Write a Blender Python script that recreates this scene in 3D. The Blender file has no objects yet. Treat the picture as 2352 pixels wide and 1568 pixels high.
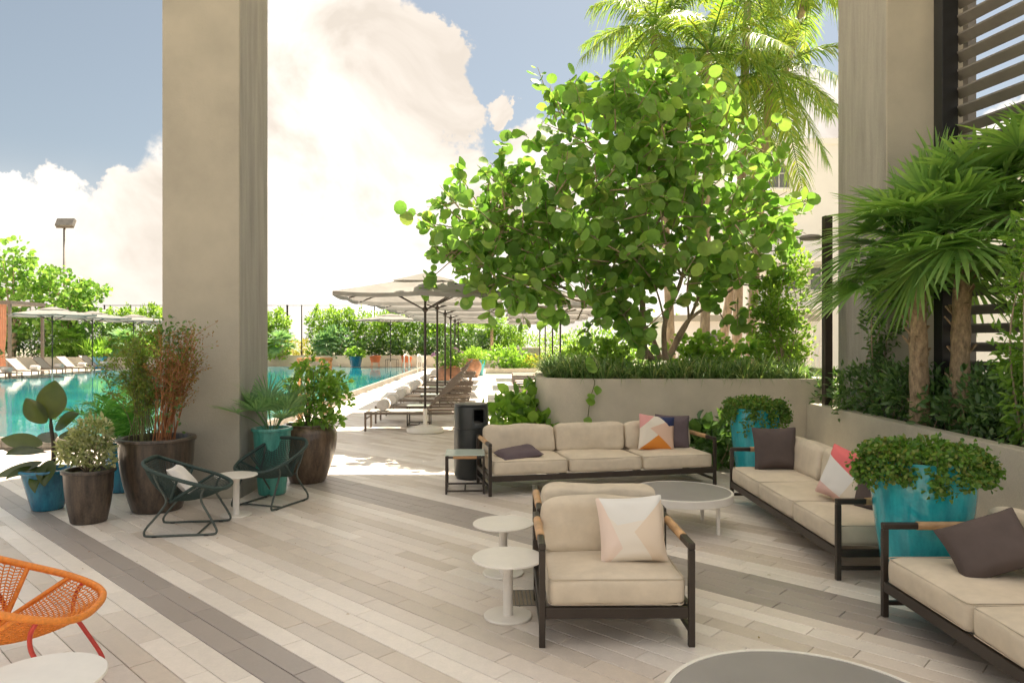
import bpy, math, random
import numpy as np
from mathutils import Vector, Matrix, noise as mnoise

R = math.radians
sc = bpy.context.scene
COL = sc.collection

# ------------------------------------------------------------------ camera
F, EYE = 1640.0, 1.70            # focal length in photo units (width 2352), eye height
cam = bpy.data.cameras.new('camera')
cam.sensor_width = 36.0
cam.lens = F / 2352 * 36
cam.clip_start, cam.clip_end = 0.05, 3000
camo = bpy.data.objects.new('camera', cam)
COL.objects.link(camo)
camo.location = (0, 0, EYE)
camo.rotation_euler = (R(90), 0, 0)
sc.camera = camo

# ------------------------------------------------------------------ light
SUN_EL, SUN_AZ = 62.0, 24.0      # degrees; azimuth to the right of the view direction
sv = Vector((math.sin(R(SUN_AZ)) * math.cos(R(SUN_EL)), math.cos(R(SUN_AZ)) * math.cos(R(SUN_EL)), math.sin(R(SUN_EL))))
sun = bpy.data.lights.new('sun', 'SUN')
sun.energy = 2.25
sun.angle = R(0.6)
sun.color = (1.0, 0.87, 0.70)
suno = bpy.data.objects.new('sun', sun)
COL.objects.link(suno)
suno.rotation_euler = sv.to_track_quat('Z', 'Y').to_euler()

SKY_STRENGTH = 0.10
world = bpy.data.worlds.new('World')
sc.world = world
world.use_nodes = True


def build_world():
    nt = world.node_tree
    nt.nodes.clear()
    N, L = nt.nodes.new, nt.links.new
    out = N('ShaderNodeOutputWorld')
    bg = N('ShaderNodeBackground')
    L(bg.outputs[0], out.inputs[0])
    sky = N('ShaderNodeTexSky')
    sky.sky_type = 'NISHITA'
    sky.sun_disc = False
    sky.sun_elevation = R(SUN_EL)
    sky.sun_rotation = R(SUN_AZ)
    sky.dust_density = 1.6
    sky.ozone_density = 1.2
    hs = N('ShaderNodeHueSaturation')
    hs.inputs['Saturation'].default_value = 0.60
    hs.inputs['Value'].default_value = 0.154
    hs.inputs['Hue'].default_value = 0.482
    L(sky.outputs[0], hs.inputs['Color'])
    tc = N('ShaderNodeTexCoord')
    sep = N('ShaderNodeSeparateXYZ')
    L(tc.outputs['Generated'], sep.inputs[0])
    ab = N('ShaderNodeMath'); ab.operation = 'ABSOLUTE'
    L(sep.outputs['Y'], ab.inputs[0])
    com = N('ShaderNodeCombineXYZ')
    L(sep.outputs['X'], com.inputs['X']); L(ab.outputs[0], com.inputs['Y']); L(sep.outputs['Z'], com.inputs['Z'])
    # domain warp so that the clouds have curdled edges
    nz = N('ShaderNodeTexNoise'); nz.inputs['Scale'].default_value = 9.0; nz.inputs['Detail'].default_value = 8.0
    nz.inputs['Roughness'].default_value = 0.6
    L(tc.outputs['Generated'], nz.inputs['Vector'])
    sub = N('ShaderNodeVectorMath'); sub.operation = 'SUBTRACT'; sub.inputs[1].default_value = (0.5, 0.5, 0.5)
    L(nz.outputs['Color'], sub.inputs[0])
    scl = N('ShaderNodeVectorMath'); scl.operation = 'SCALE'; scl.inputs['Scale'].default_value = 0.16
    L(sub.outputs[0], scl.inputs[0])
    add = N('ShaderNodeVectorMath'); add.operation = 'ADD'
    L(com.outputs[0], add.inputs[0]); L(scl.outputs[0], add.inputs[1])
    blobs = [(745, 60, 150), (690, 190, 170), (830, 130, 130), (880, 230, 170), (980, 190, 110), (1010, 140, 70), (1040, 250, 75),
             (800, 400, 260), (990, 400, 140), (640, 480, 300), (900, 580, 260), (1090, 520, 170),
             (40, 500, 110), (150, 470, 90), (320, 460, 95), (0, 640, 240), (260, 630, 230),
             (1250, 340, 80), (1200, 440, 110), (1330, 400, 110), (1150, 245, 42), (1195, 240, 30),
             (1800, 330, 190), (1915, 240, 70), (1500, 600, 300), (2300, 380, 160), (2200, 560, 260),
             (-500, 300, 260), (-900, 500, 300), (2900, 250, 330), (3300, 500, 300), (600, -500, 260), (1900, -700, 420), (-300, -900, 380)]
    cur = None
    for (x, y, r) in blobs:
        d = Vector(((x - 1176) / F, 1, (784 - y) / F))
        k = 1.0 / d.length
        d.normalize()
        ds = N('ShaderNodeVectorMath'); ds.operation = 'DISTANCE'
        ds.inputs[1].default_value = d
        L(add.outputs[0], ds.inputs[0])
        m = N('ShaderNodeMath'); m.operation = 'MULTIPLY_ADD'
        m.inputs[1].default_value = -1.0 / (r / F * k); m.inputs[2].default_value = 1.0
        L(ds.outputs['Value'], m.inputs[0])
        if cur is None:
            cur = m
        else:
            mx = N('ShaderNodeMath'); mx.operation = 'SMOOTH_MAX'; mx.inputs[2].default_value = 0.12
            L(cur.outputs[0], mx.inputs[0]); L(m.outputs[0], mx.inputs[1])
            cur = mx
    # added cloud cover overhead, denser than in view, to raise the fill light
    ng = N('ShaderNodeTexNoise'); ng.inputs['Scale'].default_value = 2.6; ng.inputs['Detail'].default_value = 5.0
    L(tc.outputs['Generated'], ng.inputs['Vector'])
    ngm = N('ShaderNodeMath'); ngm.operation = 'MULTIPLY_ADD'; ngm.inputs[1].default_value = 4.0; ngm.inputs[2].default_value = -1.52
    L(ng.outputs['Fac'], ngm.inputs[0])
    nge = N('ShaderNodeMapRange'); nge.interpolation_type = 'SMOOTHSTEP'
    nge.inputs['From Min'].default_value = 0.45; nge.inputs['From Max'].default_value = 0.60
    L(sep.outputs['Z'], nge.inputs['Value'])
    ngx = N('ShaderNodeMath'); ngx.operation = 'MULTIPLY'
    L(ngm.outputs[0], ngx.inputs[0]); L(nge.outputs[0], ngx.inputs[1])
    mx = N('ShaderNodeMath'); mx.operation = 'MAXIMUM'
    L(cur.outputs[0], mx.inputs[0]); L(ngx.outputs[0], mx.inputs[1])
    sg = N('ShaderNodeMix'); sg.data_type = 'FLOAT'
    L(nge.outputs[0], sg.inputs[0]); L(cur.outputs[0], sg.inputs[2]); L(mx.outputs[0], sg.inputs[3])
    cur = sg
    # haze towards the horizon
    hz = N('ShaderNodeMapRange'); hz.interpolation_type = 'SMOOTHSTEP'
    hz.inputs['From Min'].default_value = 0.02; hz.inputs['From Max'].default_value = 0.24
    hz.inputs['To Min'].default_value = 0.75; hz.inputs['To Max'].default_value = 0.0
    L(sep.outputs['Z'], hz.inputs['Value'])
    n2 = N('ShaderNodeTexNoise'); n2.inputs['Scale'].default_value = 16.0; n2.inputs['Detail'].default_value = 9.0
    n2.inputs['Roughness'].default_value = 0.62
    L(tc.outputs['Generated'], n2.inputs['Vector'])
    nn = N('ShaderNodeMath'); nn.operation = 'MULTIPLY_ADD'; nn.inputs[1].default_value = 0.55; nn.inputs[2].default_value = -0.275
    L(n2.outputs['Fac'], nn.inputs[0])
    sm = N('ShaderNodeMath'); sm.operation = 'ADD'
    L(cur.outputs[0], sm.inputs[0]); L(nn.outputs[0], sm.inputs[1])
    cl = N('ShaderNodeMapRange'); cl.interpolation_type = 'SMOOTHSTEP'
    cl.inputs['From Min'].default_value = 0.02; cl.inputs['From Max'].default_value = 0.2
    L(sm.outputs[0], cl.inputs['Value'])
    mxh = N('ShaderNodeMath'); mxh.operation = 'MAXIMUM'
    L(cl.outputs[0], mxh.inputs[0]); L(hz.outputs[0], mxh.inputs[1])
    # cloud shading: billows light and dark
    n3 = N('ShaderNodeTexNoise'); n3.inputs['Scale'].default_value = 4.5; n3.inputs['Detail'].default_value = 7.0
    n3.inputs['Roughness'].default_value = 0.55; n3.inputs['Distortion'].default_value = 0.6
    mp = N('ShaderNodeMapping'); mp.inputs['Location'].default_value = (3.1, 1.7, 0.35)
    L(tc.outputs['Generated'], mp.inputs[0]); L(mp.outputs[0], n3.inputs['Vector'])
    cr = N('ShaderNodeValToRGB')
    cr.color_ramp.elements[0].position = 0.37; cr.color_ramp.elements[0].color = (0.50, 0.445, 0.385, 1)
    cr.color_ramp.elements[1].position = 0.70; cr.color_ramp.elements[1].color = (1.0, 0.93, 0.85, 1)
    L(n3.outputs['Fac'], cr.inputs[0])
    cs = N('ShaderNodeVectorMath'); cs.operation = 'SCALE'; cs.inputs['Scale'].default_value = CLOUD / SKY_STRENGTH
    L(cr.outputs[0], cs.inputs[0])
    mix = N('ShaderNodeMix'); mix.data_type = 'RGBA'
    L(mxh.outputs[0], mix.inputs[0]); L(hs.outputs[0], mix.inputs[6]); L(cs.outputs[0], mix.inputs[7])
    L(mix.outputs[2], bg.inputs['Color'])
    bg.inputs['Strength'].default_value = SKY_STRENGTH


CLOUD = 0.245
build_world()

sc.view_settings.view_transform = 'Standard'
sc.view_settings.look = 'None'
sc.view_settings.gamma = 1.0
sc.view_settings.use_curve_mapping = False
sc.view_settings.exposure = 2.88
sc.render.engine = 'CYCLES'
sc.cycles.max_bounces = 6
sc.cycles.diffuse_bounces = 4
sc.cycles.glossy_bounces = 3
sc.cycles.transmission_bounces = 4
sc.cycles.use_adaptive_sampling = True
sc.cycles.adaptive_threshold = 0.03
sc.cycles.transparent_max_bounces = 8
sc.cycles.caustics_reflective = False
sc.cycles.caustics_refractive = False
sc.cycles.sample_clamp_indirect = 6.0
sc.cycles.use_denoising = True

# ------------------------------------------------------------------ helpers
rnd = random.Random(7)
rng = np.random.default_rng(7)


def G(x, y):
    """ground point seen at photo position x, y (2352 wide)"""
    Y = F * EYE / (y - 784)
    return Vector(((x - 1176) / F * Y, Y, 0))


def P(x, y, Y):
    return Vector(((x - 1176) / F * Y, Y, EYE - (y - 784) / F * Y))


def thing(name, label, cat, loc=(0, 0, 0), rz=0.0, group=None):
    o = bpy.data.objects.new(name, None)
    COL.objects.link(o)
    o.empty_display_size = 0.1
    o.location = loc
    o.rotation_euler = (0, 0, rz)
    return tag(o, label, cat, group)


def tag(o, label=None, cat=None, group=None, kind=None):
    if label: o['label'] = label
    if cat: o['category'] = cat
    if group: o['group'] = group
    if kind: o['kind'] = kind
    return o


def mesh_obj(name, verts, faces, mat, parent=None, smooth=False, bevel=0, sub=0, mats=None, midx=None, kind=None):
    me = bpy.data.meshes.new(name)
    me.from_pydata([tuple(v) for v in verts], [], faces)
    o = bpy.data.objects.new(name, me)
    COL.objects.link(o)
    for m in (mats or [mat]):
        me.materials.append(m)
    if midx is not None:
        me.polygons.foreach_set('material_index', np.asarray(midx, dtype=np.int32))
    if smooth:
        me.polygons.foreach_set('use_smooth', np.ones(len(me.polygons), dtype=bool))
    if bevel:
        b = o.modifiers.new('bevel', 'BEVEL'); b.width = bevel; b.segments = 2; b.limit_method = 'ANGLE'; b.angle_limit = R(40)
    if sub:
        s = o.modifiers.new('sub', 'SUBSURF'); s.levels = sub; s.render_levels = sub
    if parent is not None:
        o.parent = parent
    if kind: o['kind'] = kind
    return o


def np_obj(name, V, Fa, mat, parent=None, smooth=True, kind=None):
    """numpy mesh: V (n,3), Fa (m,k) all faces of k corners"""
    V = np.asarray(V, dtype=np.float32); Fa = np.asarray(Fa, dtype=np.int32)
    me = bpy.data.meshes.new(name)
    n, m, k = len(V), len(Fa), Fa.shape[1]
    me.vertices.add(n); me.vertices.foreach_set('co', V.ravel())
    me.loops.add(m * k); me.loops.foreach_set('vertex_index', Fa.ravel())
    me.polygons.add(m)
    me.polygons.foreach_set('loop_start', np.arange(0, m * k, k, dtype=np.int32))
    me.polygons.foreach_set('loop_total', np.full(m, k, dtype=np.int32))
    if smooth:
        me.polygons.foreach_set('use_smooth', np.ones(m, dtype=bool))
    me.update(calc_edges=True)
    me.materials.append(mat)
    o = bpy.data.objects.new(name, me)
    COL.objects.link(o)
    if parent is not None:
        o.parent = parent
    if kind: o['kind'] = kind
    return o


class MB:
    def __init__(self):
        self.v, self.f, self.m = [], [], []

    def add(self, verts, faces, mi=0):
        b = len(self.v)
        self.v += [Vector(v) for v in verts]
        self.f += [tuple(i + b for i in f) for f in faces]
        self.m += [mi] * len(faces)
        return self

    def box(self, c, s, rot=None, mi=0):
        x, y, z = s[0] / 2, s[1] / 2, s[2] / 2
        vs = [Vector(p) for p in ((-x, -y, -z), (x, -y, -z), (x, y, -z), (-x, y, -z), (-x, -y, z), (x, -y, z), (x, y, z), (-x, y, z))]
        if rot is not None:
            vs = [rot @ v for v in vs]
        c = Vector(c)
        return self.add([v + c for v in vs], [(0, 3, 2, 1), (4, 5, 6, 7), (0, 1, 5, 4), (1, 2, 6, 5), (2, 3, 7, 6), (3, 0, 4, 7)], mi)

    def bb(self, a, b, mi=0):
        a, b = Vector(a), Vector(b)
        return self.box((a + b) / 2, [abs(b[i] - a[i]) for i in range(3)], None, mi)

    def bar(self, a, b, w, h=None, mi=0, up=(0, 0, 1)):
        """box-section bar from a to b"""
        h = h or w
        a, b = Vector(a), Vector(b)
        d = b - a
        y = d.normalized()
        u = Vector(up)
        if abs(y.dot(u)) > 0.98:
            u = Vector((1, 0, 0))
        x = y.cross(u).normalized()
        z = x.cross(y)
        m = Matrix((x, y, z)).transposed()
        return self.box((a + b) / 2, (w, d.length, h), m, mi)

    def tube(self, pts, r, n=8, closed=False, caps=True, mi=0):
        pts = [Vector(p) for p in pts]
        k = len(pts)
        rs = r if isinstance(r, (list, tuple)) else [r] * k
        T = []
        for i in range(k):
            a = pts[(i - 1) % k] if (closed or i > 0) else pts[i]
            b = pts[(i + 1) % k] if (closed or i < k - 1) else pts[i]
            t = (b - a)
            T.append(t.normalized() if t.length > 1e-9 else Vector((0, 0, 1)))
        u = T[0].orthogonal().normalized()
        vs, fs = [], []
        for i in range(k):
            u = (u - T[i] * u.dot(T[i]))
            u = u.normalized() if u.length > 1e-6 else T[i].orthogonal().normalized()
            w = T[i].cross(u)
            for j in range(n):
                a = 2 * math.pi * j / n
                vs.append(pts[i] + (u * math.cos(a) + w * math.sin(a)) * rs[i])
        for i in range(k if closed else k - 1):
            i2 = (i + 1) % k
            for j in range(n):
                j2 = (j + 1) % n
                fs.append((i * n + j, i * n + j2, i2 * n + j2, i2 * n + j))
        if caps and not closed:
            fs.append(tuple(reversed(range(n))))
            fs.append(tuple((k - 1) * n + j for j in range(n)))
        return self.add(vs, fs, mi)

    def lathe(self, prof, n=40, c=(0, 0, 0), mi=0, wob=0.0):
        c = Vector(c)
        vs, fs = [], []
        for i, (r, z) in enumerate(prof):
            for j in range(n):
                a = 2 * math.pi * j / n
                rr = r * (1 + wob * math.sin(3 * a + z * 4))
                vs.append(c + Vector((rr * math.cos(a), rr * math.sin(a), z)))
        for i in range(len(prof) - 1):
            for j in range(n):
                j2 = (j + 1) % n
                fs.append((i * n + j, i * n + j2, (i + 1) * n + j2, (i + 1) * n + j))
        if prof[0][0] > 1e-4:
            fs.append(tuple(reversed(range(n))))
        if prof[-1][0] > 1e-4:
            fs.append(tuple((len(prof) - 1) * n + j for j in range(n)))
        return self.add(vs, fs, mi)

    def prism(self, pts, z0, z1, mi=0):
        n = len(pts)
        vs = [(p[0], p[1], z0) for p in pts] + [(p[0], p[1], z1) for p in pts]
        fs = [tuple(reversed(range(n))), tuple(range(n, 2 * n))]
        fs += [(i, (i + 1) % n, n + (i + 1) % n, n + i) for i in range(n)]
        return self.add(vs, fs, mi)

    def build(self, name, mat, parent=None, smooth=False, bevel=0, sub=0, mats=None, kind=None):
        return mesh_obj(name, self.v, self.f, mat, parent, smooth, bevel, sub, mats, self.m if mats else None, kind)


def autosmooth(o, ang=35):
    me = o.data
    me.polygons.foreach_set('use_smooth', np.ones(len(me.polygons), dtype=bool))
    if hasattr(me, 'set_sharp_from_angle'):
        me.set_sharp_from_angle(angle=R(ang))
    return o


def spline(ctrl, per=8, closed=False):
    """Catmull-Rom through control points"""
    c = [Vector(p) for p in ctrl]
    n = len(c)
    out = []
    for i in range(n if closed else n - 1):
        p0 = c[(i - 1) % n] if (closed or i > 0) else c[i] * 2 - c[i + 1]
        p1, p2 = c[i], c[(i + 1) % n]
        p3 = c[(i + 2) % n] if (closed or i + 2 < n) else p2 * 2 - p1
        for k in range(per):
            t = k / per
            out.append(0.5 * ((2 * p1) + (p2 - p0) * t + (2 * p0 - 5 * p1 + 4 * p2 - p3) * t * t + (3 * p1 - p0 - 3 * p2 + p3) * t ** 3))
    if not closed:
        out.append(c[-1])
    return out


def copy_tree(o, parent=None):
    c = o.copy()
    COL.objects.link(c)
    if parent is not None:
        c.parent = parent
    for ch in list(o.children):
        copy_tree(ch, c)
    return c


# ------------------------------------------------------------------ materials
def new_mat(name):
    m = bpy.data.materials.new(name)
    m.use_nodes = True
    nt = m.node_tree
    b = nt.nodes['Principled BSDF']
    return m, nt, b


def mat(name, col, rough=0.6, metal=0.0, var=0.12, scale=4.0, bump=0.0, bscale=60.0, coat=0.0, stretch=(1, 1, 1), dark=None, objvar=0.0, spec=0.5, detail=6.0, world_space=False):
    """one colour broken up by soft noise, optional fine relief"""
    m, nt, b = new_mat(name)
    N, L = nt.nodes.new, nt.links.new
    tc = N('ShaderNodeTexCoord')
    vec = tc.outputs['Object']
    if world_space:
        ge = N('ShaderNodeNewGeometry'); vec = ge.outputs['Position']
    mp = N('ShaderNodeMapping'); mp.inputs['Scale'].default_value = stretch
    L(vec, mp.inputs[0])
    nz = N('ShaderNodeTexNoise'); nz.inputs['Scale'].default_value = scale; nz.inputs['Detail'].default_value = detail; nz.inputs['Roughness'].default_value = 0.62
    L(mp.outputs[0], nz.inputs['Vector'])
    cr = N('ShaderNodeValToRGB')
    c0 = dark or tuple(c * (1 - 2 * var) for c in col)
    cr.color_ramp.elements[0].position = 0.3; cr.color_ramp.elements[0].color = (*c0, 1)
    cr.color_ramp.elements[1].position = 0.68; cr.color_ramp.elements[1].color = (*(min(1, c * (1 + var)) for c in col), 1)
    L(nz.outputs['Fac'], cr.inputs[0])
    colout = cr.outputs[0]
    if bump >= 0.22 and bscale < 100:
        ns = N('ShaderNodeTexNoise'); ns.inputs['Scale'].default_value = 150.0; ns.inputs['Detail'].default_value = 3.0
        L(vec, ns.inputs['Vector'])
        ms = N('ShaderNodeMapRange'); ms.inputs['From Min'].default_value = .30; ms.inputs['From Max'].default_value = .62; ms.inputs['To Min'].default_value = .80; ms.inputs['To Max'].default_value = 1.04
        L(ns.outputs['Fac'], ms.inputs['Value'])
        hs_ = N('ShaderNodeHueSaturation'); L(ms.outputs[0], hs_.inputs['Value']); L(colout, hs_.inputs['Color'])
        colout = hs_.outputs[0]
    if objvar:
        oi = N('ShaderNodeObjectInfo')
        hv = N('ShaderNodeHueSaturation')
        mr = N('ShaderNodeMapRange'); mr.inputs['To Min'].default_value = 1 - objvar; mr.inputs['To Max'].default_value = 1 + objvar
        L(oi.outputs['Random'], mr.inputs['Value']); L(mr.outputs[0], hv.inputs['Value']); L(colout, hv.inputs['Color'])
        colout = hv.outputs[0]
    L(colout, b.inputs['Base Color'])
    rr = N('ShaderNodeMapRange'); rr.inputs['To Min'].default_value = max(0.02, rough * 0.8); rr.inputs['To Max'].default_value = min(1, rough * 1.2)
    L(nz.outputs['Fac'], rr.inputs['Value']); L(rr.outputs[0], b.inputs['Roughness'])
    b.inputs['Metallic'].default_value = metal
    b.inputs['Specular IOR Level'].default_value = spec
    b.inputs['Coat Weight'].default_value = coat
    b.inputs['Coat Roughness'].default_value = 0.12
    if bump:
        n2 = N('ShaderNodeTexNoise'); n2.inputs['Scale'].default_value = bscale; n2.inputs['Detail'].default_value = 4.0
        L(mp.outputs[0], n2.inputs['Vector'])
        bp = N('ShaderNodeBump'); bp.inputs['Strength'].default_value = bump; bp.inputs['Distance'].default_value = 0.01
        L(n2.outputs['Fac'], bp.inputs['Height']); L(bp.outputs[0], b.inputs['Normal'])
    return m


def leaf_mat(name, cols, trans=0.4, rough=0.42, spec=0.4, tint=(1.15, 1.15, 0.55)):
    """leaf colours picked per leaf, light shining through"""
    m, nt, b = new_mat(name)
    N, L = nt.nodes.new, nt.links.new
    ge = N('ShaderNodeNewGeometry'); oi = N('ShaderNodeObjectInfo')
    ad = N('ShaderNodeMath'); ad.operation = 'ADD'
    fr = N('ShaderNodeMath'); fr.operation = 'FRACT'
    L(ge.outputs['Random Per Island'], ad.inputs[0]); L(oi.outputs['Random'], ad.inputs[1]); L(ad.outputs[0], fr.inputs[0])
    cr = N('ShaderNodeValToRGB')
    el = cr.color_ramp.elements
    while len(el) < len(cols): el.new(0.5)
    for i, c in enumerate(cols):
        el[i].position = i / max(1, len(cols) - 1); el[i].color = (*c, 1)
    L(fr.outputs[0], cr.inputs[0])
    nz = N('ShaderNodeTexNoise'); nz.inputs['Scale'].default_value = 14.0; nz.inputs['Detail'].default_value = 3.0
    L(ge.outputs['Position'], nz.inputs['Vector'])
    hv = N('ShaderNodeHueSaturation')
    mr = N('ShaderNodeMapRange'); mr.inputs['To Min'].default_value = 0.78; mr.inputs['To Max'].default_value = 1.22
    L(nz.outputs['Fac'], mr.inputs['Value']); L(mr.outputs[0], hv.inputs['Value']); L(cr.outputs[0], hv.inputs['Color'])
    L(hv.outputs[0], b.inputs['Base Color'])
    b.inputs['Roughness'].default_value = rough
    b.inputs['Specular IOR Level'].default_value = spec
    tr = N('ShaderNodeBsdfTranslucent')
    tm = N('ShaderNodeMix'); tm.data_type = 'RGBA'; tm.blend_type = 'MULTIPLY'; tm.inputs[0].default_value = 1.0
    L(hv.outputs[0], tm.inputs[6]); tm.inputs[7].default_value = (*(t * 1.5 for t in tint), 1)
    L(tm.outputs[2], tr.inputs['Color'])
    mx = N('ShaderNodeMixShader'); mx.inputs[0].default_value = trans
    L(b.outputs[0], mx.inputs[1]); L(tr.outputs[0], mx.inputs[2])
    L(mx.outputs[0], nt.nodes['Material Output'].inputs['Surface'])
    return m


def paver_mat(name, col):
    m, nt, b = new_mat(name)
    N, L = nt.nodes.new, nt.links.new
    ge = N('ShaderNodeNewGeometry'); oi = N('ShaderNodeObjectInfo')
    ad = N('ShaderNodeMath'); ad.operation = 'ADD'
    fr = N('ShaderNodeMath'); fr.operation = 'FRACT'
    L(ge.outputs['Random Per Island'], ad.inputs[0]); L(oi.outputs['Random'], ad.inputs[1]); L(ad.outputs[0], fr.inputs[0])
    n1 = N('ShaderNodeTexNoise'); n1.inputs['Scale'].default_value = 2.2; n1.inputs['Detail'].default_value = 5; n1.inputs['Roughness'].default_value = 0.6
    n2 = N('ShaderNodeTexNoise'); n2.inputs['Scale'].default_value = 75; n2.inputs['Detail'].default_value = 5; n2.inputs['Roughness'].default_value = 0.7
    n3 = N('ShaderNodeTexNoise'); n3.inputs['Scale'].default_value = 17; n3.inputs['Detail'].default_value = 6; n3.inputs['Roughness'].default_value = 0.7
    for n in (n1, n2, n3): L(ge.outputs['Position'], n.inputs['Vector'])
    s = N('ShaderNodeMath'); s.operation = 'MULTIPLY_ADD'; s.inputs[1].default_value = 0.14; s.inputs[2].default_value = 0.86
    L(fr.outputs[0], s.inputs[0])
    prev = s.outputs[0]
    for n, w in ((n1, 0.16), (n2, 0.22), (n3, 0.26)):
        a = N('ShaderNodeMath'); a.operation = 'MULTIPLY_ADD'; a.inputs[1].default_value = w; a.inputs[2].default_value = -w / 2
        L(n.outputs['Fac'], a.inputs[0])
        t = N('ShaderNodeMath'); t.operation = 'ADD'
        L(prev, t.inputs[0]); L(a.outputs[0], t.inputs[1]); prev = t.outputs[0]
    hv = N('ShaderNodeHueSaturation'); hv.inputs['Color'].default_value = (*col, 1)
    L(prev, hv.inputs['Value'])
    L(hv.outputs[0], b.inputs['Base Color'])
    rr = N('ShaderNodeMapRange'); rr.inputs['To Min'].default_value = 0.24; rr.inputs['To Max'].default_value = 0.52
    L(n3.outputs['Fac'], rr.inputs['Value']); L(rr.outputs[0], b.inputs['Roughness'])
    b.inputs['Specular IOR Level'].default_value = 0.75
    bp = N('ShaderNodeBump'); bp.inputs['Strength'].default_value = 0.14; bp.inputs['Distance'].default_value = 0.004
    L(n2.outputs['Fac'], bp.inputs['Height']); L(bp.outputs[0], b.inputs['Normal'])
    return m


def print_mat(name, base, regions):
    """cloth with flat printed patches: each region = (colour, [(a, b, c), ...]) where a*u + b*v > c"""
    m, nt, b = new_mat(name)
    N, L = nt.nodes.new, nt.links.new
    tc = N('ShaderNodeTexCoord'); sp = N('ShaderNodeSeparateXYZ')
    L(tc.outputs['Generated'], sp.inputs[0])
    prev = None
    for col, hs in regions:
        fac = None
        for (a, bb, c) in hs:
            m1 = N('ShaderNodeMath'); m1.operation = 'MULTIPLY'; m1.inputs[1].default_value = a; L(sp.outputs['X'], m1.inputs[0])
            m2 = N('ShaderNodeMath'); m2.operation = 'MULTIPLY_ADD'; m2.inputs[1].default_value = bb; L(sp.outputs['Y'], m2.inputs[0]); L(m1.outputs[0], m2.inputs[2])
            g = N('ShaderNodeMath'); g.operation = 'GREATER_THAN'; g.inputs[1].default_value = c; L(m2.outputs[0], g.inputs[0])
            if fac is None: fac = g
            else:
                mm = N('ShaderNodeMath'); mm.operation = 'MULTIPLY'; L(fac.outputs[0], mm.inputs[0]); L(g.outputs[0], mm.inputs[1]); fac = mm
        mx = N('ShaderNodeMix'); mx.data_type = 'RGBA'
        L(fac.outputs[0], mx.inputs[0])
        if prev is None: mx.inputs[6].default_value = (*base, 1)
        else: L(prev, mx.inputs[6])
        mx.inputs[7].default_value = (*col, 1)
        prev = mx.outputs[2]
    L(prev, b.inputs['Base Color'])
    b.inputs['Roughness'].default_value = 0.9
    n2 = N('ShaderNodeTexNoise'); n2.inputs['Scale'].default_value = 180; L(tc.outputs['Object'], n2.inputs['Vector'])
    bp = N('ShaderNodeBump'); bp.inputs['Strength'].default_value = 0.15; bp.inputs['Distance'].default_value = 0.002
    L(n2.outputs['Fac'], bp.inputs['Height']); L(bp.outputs[0], b.inputs['Normal'])
    return m


M = {}
M['concrete'] = mat('concrete', (0.43, 0.40, 0.325), 0.8, var=0.10, scale=1.6, bump=0.25, bscale=45, dark=(0.375, 0.35, 0.285), detail=10, world_space=True)
M['concrete_grey'] = mat('board_marked_concrete', (0.40, 0.38, 0.34), 0.8, var=0.12, scale=3.0, bump=0.3, bscale=40, stretch=(2.5, 2.5, 0.25), detail=10, world_space=True)
M['stucco'] = mat('planter_stucco', (0.55, 0.505, 0.41), 0.85, var=0.07, scale=2.0, bump=0.22, bscale=90, detail=10, world_space=True)
M['shade_beam'] = mat('added_roof_beam', (0.72, 0.68, 0.60), 0.8, var=0.04)  # beams of the added shading roof, out of view
M['grout'] = mat('grout', (0.30, 0.255, 0.205), 0.9, var=0.15, scale=20)
M['ground'] = mat('far_ground', (0.30, 0.29, 0.22), 0.9, var=0.2, scale=0.05, world_space=True)
M['deck'] = paver_mat('pool_deck_paving', (0.64, 0.57, 0.49))
PAV = [paver_mat('paver_sand', (0.71, 0.64, 0.57)), paver_mat('paver_cream', (0.81, 0.75, 0.68)),
       paver_mat('paver_charcoal', (0.385, 0.34, 0.31)), paver_mat('paver_taupe', (0.63, 0.555, 0.475))]
M['bronze'] = mat('bronze_metal', (0.045, 0.034, 0.026), 0.42, 0.2, var=0.12, scale=8, spec=0.5)
M['bronze_light'] = mat('lounger_metal', (0.19, 0.152, 0.12), 0.45, 0.25, var=0.1, scale=8)
M['sling'] = mat('sling_mesh', (0.42, 0.37, 0.31), 0.7, var=0.08, scale=30, bump=0.2, bscale=300)
M['black'] = mat('black_metal', (0.012, 0.012, 0.012), 0.38, 0.2, var=0.2, scale=5)
M['diffuser_fin'] = leaf_mat('light_diffusing_fin', [(.86, .83, .78), (.88, .85, .80)], .5, .8, .2, tint=(.66, .66, .66))  # for the added roof fins: spreads sunlight downward as soft fill
M['teak'] = mat('teak', (0.50, 0.27, 0.12), 0.5, var=0.2, scale=9, stretch=(1, 1, 12), bump=0.1)
M['teak_x'] = mat('teak_along', (0.55, 0.335, 0.17), 0.5, var=0.2, scale=26, stretch=(0.25, 0.25, 1), bump=0.1)
M['beige'] = mat('beige_outdoor_fabric', (0.66, 0.575, 0.45), 0.92, var=0.06, scale=7, bump=0.35, bscale=380, spec=0.2)
M['piping'] = mat('beige_piping', (0.55, 0.475, 0.37), 0.9, var=0.05, scale=5, spec=0.2)
M['mauve'] = mat('mauve_fabric', (0.135, 0.105, 0.115), 0.9, var=0.07, scale=6, bump=0.25, bscale=400, spec=0.2)
M['taupe'] = mat('taupe_fabric', (0.105, 0.082, 0.075), 0.9, var=0.07, scale=6, bump=0.25, bscale=400, spec=0.2)
M['white_cloth'] = mat('white_cloth', (0.78, 0.75, 0.71), 0.92, var=0.04, scale=6, bump=0.3, bscale=250, spec=0.2)
M['white_metal'] = mat('white_painted_metal', (0.80, 0.765, 0.70), 0.35, 0.0, var=0.03, scale=6, coat=0.15)
M['grey_top'] = mat('grey_table_top', (0.29, 0.275, 0.26), 0.5, 0.0, var=0.05, scale=3, bump=0.05)
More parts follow.
